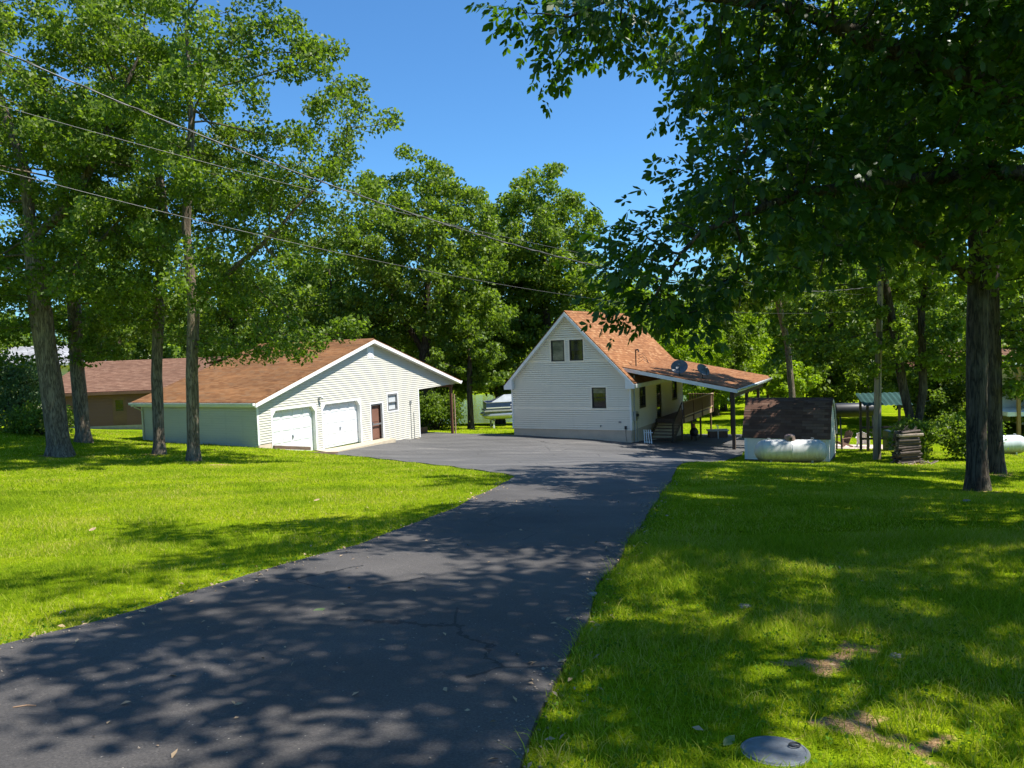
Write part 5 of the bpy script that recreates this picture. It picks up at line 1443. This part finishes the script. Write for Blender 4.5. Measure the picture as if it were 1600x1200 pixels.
# two more shade trees outside the frame whose crowns keep the right lawn dark
x, y = 15.2, 10.6; z = zb(x, y, .1)
make_tree('shade_tree', 'shade tree past the frame edge keeping the right lawn dark', (x, y, z), .30, [[(x, y, z), (x, y, 3), (x - .2, y, 6), (x, y, 10)]],
          [(13.4, 11.6, 8.2, 6.2, 6.4, 3.6, 9), (11.0, 13.4, 9.5, 3.5, 3.5, 2, 3)], 260, 6, 56000, .22, M['leaf_mid'], M['bark_dark'], 62, sig=.6, dk=.9, step=.6, spread=.45, group='dark trees on the right lawn')
x, y = 9.6, -.6; z = zb(x, y, .1)
make_tree('shade_tree', 'near shade tree beside the camera casting dapples on the driveway', (x, y, z), .30, [[(x, y, z), (x, y, 3.5), (x - .3, y, 6), (x - .4, y, 9.5)]],
          [(7.4, 2.0, 8.2, 4.4, 4.4, 2.6, 9), (5.2, 3.6, 9.4, 2.6, 2.6, 1.6, 3)], 150, 6, 16000, .2, M['leaf_mid'], M['bark_dark'], 63, sig=.55, dk=.9, step=.55, spread=.42, group='dark trees on the right lawn')
x, y = 15.4, 42.6; z = zb(x, y, .1)
make_tree('shade_tree', 'pale slim trunk at the low end of the carport roof', (x, y, z), .17, [[(x, y, z), (x + .1, y, -2), (x - .1, y, 1), (x - .9, y - .6, 4)]],
          [(13.4, 40.9, 4.9, 3.2, 3.0, 2.0, 6), (15.8, 42.4, 6.2, 2.6, 2.6, 2.0, 3)], 110, 6, 15000, .22, M['leaf_mid'], M['bark_oak'], 64, sig=.55, dk=.8, step=.5, spread=.42, group='dark trees on the right lawn')

# trees behind the buildings
x, y = -6.4, 58.0; z = zb(x, y)
make_tree('oak_tree', 'broad oak with dark forked trunk between garage and house', (x, y, z), .50,
          [[(x, y, z), (x, y, 1), (x + .2, y, 4), (x + .6, y, 9)], [(x, y, 1), (x - 1.8, y, 4.2), (x - 3.2, y, 7.2)], [(x + .2, y, 4), (x + 2.2, y, 7)]],
          [(-6.2, 58, 8.6, 5.9, 5.2, 6.8, 9), (-9.6, 57, 3.4, 2.6, 2.2, 2.2, 2), (-3.0, 57, 3.4, 2.6, 2.2, 2.0, 2)], 240, 6, 42000, .29, M['leaf_mid'], M['bark_dark'], 71, clear=(.9, 4.5, 0), sig=.75, dk=.95, step=.7, spread=.6, group='trees behind the buildings')
x, y = 3.4, 69.0; z = zb(x, y)
make_tree('oak_tree', 'tall rounded tree rising left of the house ridge', (x, y, z), .45,
          [[(x, y, z), (x, y, 2), (x - .2, y, 6), (x, y, 12)], [(x, y, 2), (x + 2, y, 6.5)]],
          [(2.6, 69, 9.2, 5.8, 5.2, 7.4, 9), (6.0, 68, 6.2, 2.4, 2.4, 3.6, 2), (.8, 67, 1.5, 3, 2.5, 3, 2)], 240, 6, 42000, .32, M['leaf_mid'], M['bark_dark'], 72, sig=.8, dk=1.0, step=.75, spread=.65, group='trees behind the buildings')
x, y = -3.05, 55.0; z = zb(x, y)
make_tree('young_tree', 'young tree with slim trunk in the gap left of the boat', (x, y, z), .21,
          [[(x, y, z), (x, y, -1.6), (x + .1, y, .5), (x, y, 2.2)]], [(-3.0, 54.8, 0.9, 2.4, 2.0, 1.9, 5), (-1.4, 54.5, -.9, 1.2, 1.2, .5, 1)], 48, 6, 7000, .24, M['leaf_oak'], M['bark_dark'], 73, sig=.5, group='trees behind the buildings')
x, y = 17.1, 47.6; z = zb(x, y)
make_tree('maple_tree', 'small glowing lime green maple beyond the shed roof', (x, y, z), .12,
          [[(x, y, z), (x, y, z + 1.4), (x + .2, y, z + 2.6)]], [(17.1, 47.4, -1.7, 1.45, 1.2, .95, 5), (17.5, 47.4, -.6, .8, .7, .45, 1)], 60, 6, 5200, .2, M['leaf_lime'], M['bark_dark'], 74, sig=.3, dk=.4, step=.28, spread=.22, up=1.2)

def copy_tree(src, loc, rz, sc, label, group, name=None):
    c = src.copy(); COL.objects.link(c); c.location = loc; c.rotation_euler = (0, 0, rz); c.scale = sc if hasattr(sc, '__len__') else (sc, sc, sc)
    c['label'] = label; c['group'] = group
    for ch in src.children:
        k = ch.copy(); COL.objects.link(k); k.parent = c
    return c
GB = 'trees behind the buildings'
def proto(seed, label, x, y, leaf_m, h=16, n=19000, ls=.36, lowc=.18):
    z = zb(x, y, .2)
    return make_tree('woodland_tree', label, (x, y, z), .34, [[(x, y, z), (x, y, z + h * .3), (x + .3, y, z + h * .6), (x, y, z + h * .85)]],
                     [(x, y, z + h * .62, h * .30, h * .30, h * .37, 8), (x + h * .1, y - h * .1, z + h * lowc + h * .14, h * .22, h * .22, h * .13, 2), (x - h * .14, y - h * .08, z + h * lowc + h * .12, h * .2, h * .2, h * .12, 2)],
                     150, 5, n, ls, leaf_m, M['bark_dark'], seed, sig=.85, dk=1.1, step=.8, spread=.7, group=GB, min_r=.02)
P1 = proto(81, 'full crowned tree directly behind the garage ridge', -14.5, 63, M['leaf_oak'], 15)
P2 = proto(82, 'sunlit yellow-green tree rising beyond the house ridge end', 12.5, 80, M['leaf_lime'], 15)
P3 = proto(83, 'dark full tree right of the sunlit maple', 25.5, 62, M['leaf_mid'], 14)
CP_ = [(P3, -24, 66, 1.0, 'dark tree beyond the brown house roof near its cross wing'), (P1, -34.5, 68, .95, 'green tree rising above the middle of the brown roof'), (P1, -45, 60, .9, 'leafy tree at the frame edge above the grey roof'),
       (P1, 19.5, 74, .9, 'green tree right of the sunlit yellow-green one beyond the house'), (P2, 30, 74, .85, 'bright yellow-green tree seen above the shed'), (P3, 8.5, 64, .75, 'dark low tree tucked behind the steep house roof'),
       (P1, 33, 60, .85, 'leafy tree between the pole and the twin dark stems'), (P3, 41, 58, 1.0, 'dark tree over the screened porch house'), (P1, 38, 47, .85, 'green tree behind the nearest dark trunks at frame edge'), (P2, 46, 66, .9, 'bright tree glimpsed beyond the porch house'),
       (P1, -56, 47, 1.0, 'big leafy tree past the far left end of the brown house'), (P3, -8.5, 78, .9, 'dark tree seen through gaps of the broad forked oak'),
       (P1, -1.2, 71, 1.18, 'green tree filling the gap between the two tall crowns'), (P3, -18.5, 73, 1.05, 'dark tree above the far end of the garage roof'), (P2, 15.5, 66, .62, 'low lime green tree just past the back of the house'),
       (P2, 22.5, 82, .95, 'tall lime green tree far beyond the carport'), (P1, 27.5, 52, .62, 'small leafy tree right of the lime green maple'), (P3, 34.5, 46.5, .8, 'dark tree added in front of the porch house to shade it'), (P1, 8.0, 88, 1.0, 'green crown just showing above the house ridge')]  # the tree close to the porch house is added to shade it
for i, (pr, x, y, sc, lb) in enumerate(CP_): copy_tree(pr, (x, y, zb(x, y, .2)), i * 1.3 + .5, (sc, sc, sc * (1 + .06 * math.sin(i * 2.1))), lb, GB)

# shrubs
def shrub(name, label, x, y, rad, hgt, n, ls, m, seed, sink=0.0):
    rng = np.random.default_rng(seed); z = zb(x, y, .0)
    root = empty(name, (x, y, z), 0, label, 'shrub')
    k = 40; c = unit(rng.normal(size=(k, 3))) * rng.uniform(.45, .95, (k, 1)) * np.array([rad, rad * .85, hgt / 2]) + np.array([0, 0, hgt * .52])
    c[:, 2] = np.maximum(c[:, 2], .15)
    P = (c[rng.integers(0, k, n)] + rng.normal(size=(n, 3)) * np.array([.24, .24, .2]) * rad / 1.5); P[:, 2] = np.maximum(P[:, 2], .03)
    inst(leaf_mesh('foliage', P, ls, m, rng, .4), 'foliage', root)
    mb = MB()
    for q in c[::2]: mb.tube([(q[0] * .1, q[1] * .1, -.1), (q[0] * .45, q[1] * .45, q[2] * .55), tuple(q)], [.03, .02, .008], 5)
    mb.build('stem', M['bark_dark'], root)
    return root
shrub('shrub', 'rounded grey-green shrub beside the brown house', -23.4, 36.2, 1.9, 3.4, 9000, .15, M['leaf_shrub'], 91)
shrub('shrub', 'low spreading dark shrub in front of the grey-green one', -21.5, 35.2, 1.5, 1.2, 4500, .14, M['leaf_mid'], 92)
shrub('shrub', 'bright green thicket behind the garage porch post', -5.3, 52.5, 1.9, 2.4, 7000, .17, M['leaf_oak'], 93)
shrub('shrub', 'leafy thicket behind the red porch chair', -7.6, 53.0, 1.9, 2.8, 6000, .18, M['leaf_mid'], 94)
shrub('shrub', 'dark shrub right of the firewood stack', 18.6, 31.2, 1.2, 1.6, 6000, .13, M['leaf_mid'], 95)
shrub('shrub', 'leafy dark shrub behind the firewood stack', 16.6, 31.8, .9, 1.7, 4000, .13, M['leaf_mid'], 96)
shrub('shrub', 'green shrub against the porch house', 27.5, 47.5, 1.5, 1.7, 4000, .18, M['leaf_oak'], 97)

# the far wood across the lake and round the plots reads as one mass
def far_wood():
    rng = np.random.default_rng(5)
    spots = []
    for k in range(46):
        spots.append((rng.uniform(-140, 130), rng.uniform(168, 215), rng.uniform(13, 20)))
    for k in range(22): spots.append((rng.uniform(36, 130), rng.uniform(80, 140), rng.uniform(12, 18)))
    for k in range(26): spots.append((rng.uniform(-140, -52), rng.uniform(70, 165), rng.uniform(11, 16)))
    for k in range(8): spots.append((rng.uniform(55, 95), rng.uniform(20, 80), rng.uniform(12, 17)))
    for k in range(8): spots.append((rng.uniform(-110, -62), rng.uniform(5, 60), rng.uniform(12, 17)))
    Ps = []; tv = MB()
    for x, y, h in spots:
        z = gz(x, y); k = 26
        c = unit(rng.normal(size=(k, 3))) * rng.uniform(.5, 1, (k, 1)) * np.array([h * .36, h * .36, h * .4]) + np.array([x, y, z + h * .56])
        Ps.append((c[rng.integers(0, k, 1700)] + rng.normal(size=(1700, 3)) * h * .07))
        tv.tube([(x, y, z - .5), (x, y, z + h * .7)], [h * .022, h * .008], 6)
    P = np.concatenate(Ps)
    me = leaf_mesh('woodland', P, .88, M['leaf_mid'], rng, .5)
    o = bpy.data.objects.new('far_woodland', me); link(o); tag(o, 'distant green woodland closing the view beyond lake and lawns', 'woodland', kind='stuff')
    t = tv.build('trunks', M['bark_dark'], o); t['kind'] = 'stuff'
far_wood()

# ------------------------------------------------------------------ grass blades
def grass_material():
    m, nt, p, out = nodes_of('grass_blade')
    a = nt.nodes.new('ShaderNodeAttribute'); a.attribute_name = 'rnd'
    big = noise(nt, coords(nt), 0.55, 4, 0.6)
    ad = N(nt, 'ShaderNodeMath', operation='MULTIPLY_ADD'); nt.links.new(big, ad.inputs[0]); ad.inputs[1].default_value = .7
    mu = N(nt, 'ShaderNodeMath', operation='MULTIPLY'); nt.links.new(a.outputs['Fac'], mu.inputs[0]); mu.inputs[1].default_value = .55
    nt.links.new(mu.outputs[0], ad.inputs[2])
    r = ramp(nt, [(.12, (.07, .135, .012)), (.42, (.165, .255, .008)), (.72, (.275, .335, .016)), (.9, (.42, .37, .11))]); nt.links.new(ad.outputs[0], r.inputs[0])
    nt.links.new(r.outputs[0], p.inputs['Base Color']); p.inputs['Roughness'].default_value = .6; p.inputs['Specular IOR Level'].default_value = .05
    tr = nt.nodes.new('ShaderNodeBsdfTranslucent'); nt.links.new(mixc(nt, 1.0, r.outputs[0], (1.7, 1.8, .7), 'MULTIPLY'), tr.inputs['Color'])
    mx = nt.nodes.new('ShaderNodeMixShader'); mx.inputs[0].default_value = .38
    nt.links.new(p.outputs[0], mx.inputs[1]); nt.links.new(tr.outputs[0], mx.inputs[2]); nt.links.new(mx.outputs[0], out.inputs[0])
    return m

def grass():
    rng = np.random.default_rng(3)
    foot = [[wp(GAR, .05, -3.6), wp(GAR, .05, 12.5), wp(GAR, -7.5, 12.5), wp(GAR, -7.5, -3.6)], [wp(HOU, 0, 0), wp(HOU, 7.32, 0), wp(HOU, 7.32, 10.4), wp(HOU, 0, 10.4)], apron, patio]
    Vs, Ts, At = [], [], []; off = 0
    def zone(n, x0, x1, y0, y1, h, w, bend=.5, dens=None, quad=False):
        nonlocal off
        x = rng.uniform(x0, x1, n); y = rng.uniform(y0, y1, n)
        lim = np.abs(x) < y * .70 + 1.0
        x, y = x[lim], y[lim]
        k = ~in_poly(x, y, ASPH_D)
        # blades at the very edge lean over the asphalt
        x, y = x[k], y[k]
        for f in foot:
            k = ~in_poly(x, y, f); x, y = x[k], y[k]
        k = rng.uniform(0, 1, len(x)) > dirt_at(x, y) * 1.0; x, y = x[k], y[k]
        k = np.hypot(x - 1.15, y - 3.47) > .165; x, y = x[k], y[k]
        if dens is not None:
            k = rng.uniform(0, 1, len(x)) < dens(x, y); x, y = x[k], y[k]
        n = len(x); z = gsurf(x, y) - .004
        pat = .5 + .5 * np.sin(x * 2.1 + np.sin(y * 1.7) * 1.5) * np.sin(y * 2.7 + x)
        # taller fringe close to the asphalt on the right lawn and round trunks
        hh = h * rng.uniform(.35, 1.35, n) * (.6 + .8 * pat)
        a = rng.uniform(0, 2 * math.pi, n); b = rng.uniform(0, 2 * math.pi, n)
        wd = np.stack([np.cos(a), np.sin(a), np.zeros(n)], -1) * (w * rng.uniform(.6, 1.3, n))[:, None] * .5
        ln = np.stack([np.cos(b), np.sin(b), np.zeros(n)], -1) * (hh * bend * rng.uniform(.1, 1.5, n))[:, None]
        P = np.stack([x, y, z], -1); up = np.array([0, 0, 1.0]) * hh[:, None]
        if quad:
            v = np.stack([P - wd, P + wd, P + ln * .35 + up * .6 + wd * .75, P + ln * .35 + up * .6 - wd * .75, P + ln + up * .95], 1).reshape(-1, 3)
            o = np.arange(n)[:, None] * 5 + off
            t = np.stack([o + [0, 1, 2], o + [0, 2, 3], o + [3, 2, 4]], 1).reshape(-1, 3); at = np.repeat(rng.uniform(0, 1, n), 3)
            off += n * 5
        else:
            v = np.stack([P - wd, P + wd, P + ln + up], 1).reshape(-1, 3); t = np.arange(n * 3).reshape(n, 3) + off; at = rng.uniform(0, 1, n); off += n * 3
        Vs.append(v); Ts.append(t); At.append(at)
    # near right lawn
    zone(62000, -.2, 5, 2.7, 5.6, .062, .0046, .9, quad=True)
    zone(120000, .2, 6.5, 5.2, 9.5, .06, .0064, .9)
    # near left lawn
    zone(60000, -6.5, -1.2, 4.6, 10.0, .045, .006, .8)
    zone(180000, -14, 9.5, 9, 17, .05, .011, .8)
    zone(170000, -20, 16, 16, 27, .05, .018, .8)
    zone(150000, -26, 24, 26, 42, .055, .032, .8)
    zone(30000, -20, 26, 42, 62, .06, .05, .8)
    # long tufts along the asphalt edge
    def edge_d(x, y):
        P = np.array(ASPH_D[::2]); d = np.full(len(x), 9.0)
        for i in range(0, len(x), 20000):
            d[i:i + 20000] = np.sqrt(((np.stack([x[i:i + 20000], y[i:i + 20000]], -1)[:, None] - P[None]) ** 2).sum(-1).min(1))
        return d
    zone(70000, -.3, 4.2, 2.8, 16, .10, .006, 1.4, lambda x, y: np.exp(-(edge_d(x, y) / .12) ** 2) * .9 * (.35 + .65 * (np.sin(y * 5 + np.sin(y * 13)) > -.2)), True)
    zone(60000, -5.0, .3, 4.2, 18, .07, .007, 1.4, lambda x, y: np.exp(-(edge_d(x, y) / .10) ** 2) * .8 * (.35 + .65 * (np.sin(y * 4 + np.sin(y * 11)) > -.1)), True)
    # scattered coarse tufts
    cs = rng.uniform([0, 3], [6, 12], (70, 2))
    zone(100000, 0, 6, 3, 12, .10, .006, 1.0, lambda x, y: np.exp(-(np.min(np.hypot(x[:, None] - cs[None, :, 0], y[:, None] - cs[None, :, 1]), 1) / .10) ** 2), True)
    me = fast_mesh('grass', np.concatenate(Vs), tris=np.concatenate(Ts), attr=np.concatenate(At))
    me.materials.append(grass_material())
    o = bpy.data.objects.new('grass', me); link(o)
    tag(o, 'short mown grass blades covering both lawns', 'grass', kind='stuff')
    print('grass tris', len(me.polygons))
grass()

# clover and small broad weeds along the asphalt edge
M['leaf_weed'] = leaf_mat('clover_leaf', (.05, .11, .01), (.085, .17, .014), (.13, .22, .02), (1.5, 1.7, .6), .35, .8)
M['leaf_weed'].node_tree.nodes['Principled BSDF'].inputs['Specular IOR Level'].default_value = .05
def weeds():
    rng = np.random.default_rng(9)
    E_ = np.array(ASPH_D)
    E_ = E_[(E_[:, 1] > 3) & (E_[:, 1] < 14) & (E_[:, 0] > -4.2) & (E_[:, 0] < 3)]
    c = E_[rng.integers(0, len(E_), 500)] + rng.normal(size=(500, 2)) * .16
    extra = rng.uniform([.3, 3.2], [3.5, 8], (260, 2)); c = np.concatenate([c, extra])
    c = c[~in_poly(c[:, 0], c[:, 1], ASPH_D)]
    P = np.repeat(c, 9, 0) + rng.normal(size=(len(c) * 9, 2)) * .045
    k = ~in_poly(P[:, 0], P[:, 1], ASPH_D) & (np.hypot(P[:, 0] - 1.15, P[:, 1] - 3.47) > .18); P = P[k]
    z = gsurf(P[:, 0], P[:, 1]) + rng.uniform(.015, .07, len(P))
    me = leaf_mesh('weeds', np.stack([P[:, 0], P[:, 1], z], -1), .022, M['leaf_weed'], rng, 1.4, asp=.8)
    o = bpy.data.objects.new('weeds', me); link(o); tag(o, 'small clover and broad-leaved weeds in the grass by the asphalt', 'weeds', kind='stuff')
weeds()

# grit and dry leaf bits washed to the asphalt edges
def edge_grit():
    rng = np.random.default_rng(21)
    E_ = np.array(ASPH_D); E_ = E_[(E_[:, 1] > 2.8) & (E_[:, 1] < 18) & (E_[:, 0] > -4.6) & (E_[:, 0] < 4)]
    n = 2200
    c = E_[rng.integers(0, len(E_), n)] + rng.normal(size=(n, 2)) * np.array([.10, .10])
    sc = rng.uniform([-4, 3], [2, 15], (260, 2)); sc = sc[in_poly(sc[:, 0], sc[:, 1], ASPH_D)]; c = np.concatenate([c, sc])
    on = in_poly(c[:, 0], c[:, 1], ASPH_D); z = gsurf(c[:, 0], c[:, 1]) + np.where(on, .037, .006)
    r = rng.uniform(.003, .011, len(c)) * np.where(rng.uniform(0, 1, len(c)) > .93, 1.8, 1)
    o6 = np.array([[1, 0, 0], [-1, 0, 0], [0, 1, 0], [0, -1, 0], [0, 0, .7], [0, 0, -.5]])
    v = (np.stack([c[:, 0], c[:, 1], z], -1)[:, None] + o6[None] * r[:, None, None] * rng.uniform(.6, 1.3, (len(c), 6, 1))).reshape(-1, 3)
    f = np.array([[0, 2, 4], [2, 1, 4], [1, 3, 4], [3, 0, 4], [2, 0, 5], [1, 2, 5], [3, 1, 5], [0, 3, 5]])
    t = (np.arange(len(c))[:, None, None] * 6 + f[None]).reshape(-1, 3)
    me = fast_mesh('grit', v, tris=t); me.materials.append(simple('tan_grit', (.34, .28, .21), (.16, .13, .1), .95, 60, 0))
    o = bpy.data.objects.new('gravel', me); link(o); tag(o, 'loose tan grit along the asphalt edges', 'gravel', kind='stuff')
    m = 420
    c = E_[rng.integers(0, len(E_), m)] + rng.normal(size=(m, 2)) * .14
    sc = rng.uniform([-4, 3.4], [3.5, 16], (150, 2)); c = np.concatenate([c, sc])
    on = in_poly(c[:, 0], c[:, 1], ASPH_D); z = gsurf(c[:, 0], c[:, 1]) + np.where(on, .044, .03)
    me = leaf_mesh('leaf_litter', np.stack([c[:, 0], c[:, 1], z], -1), .042, tan_leaf, rng, 3.0, asp=.5, fold=.1, sizevar=.5)
    o = bpy.data.objects.new('leaf_litter', me); link(o); tag(o, 'scattered dry leaf bits along driveway edges', 'leaf litter', kind='stuff')
edge_grit()
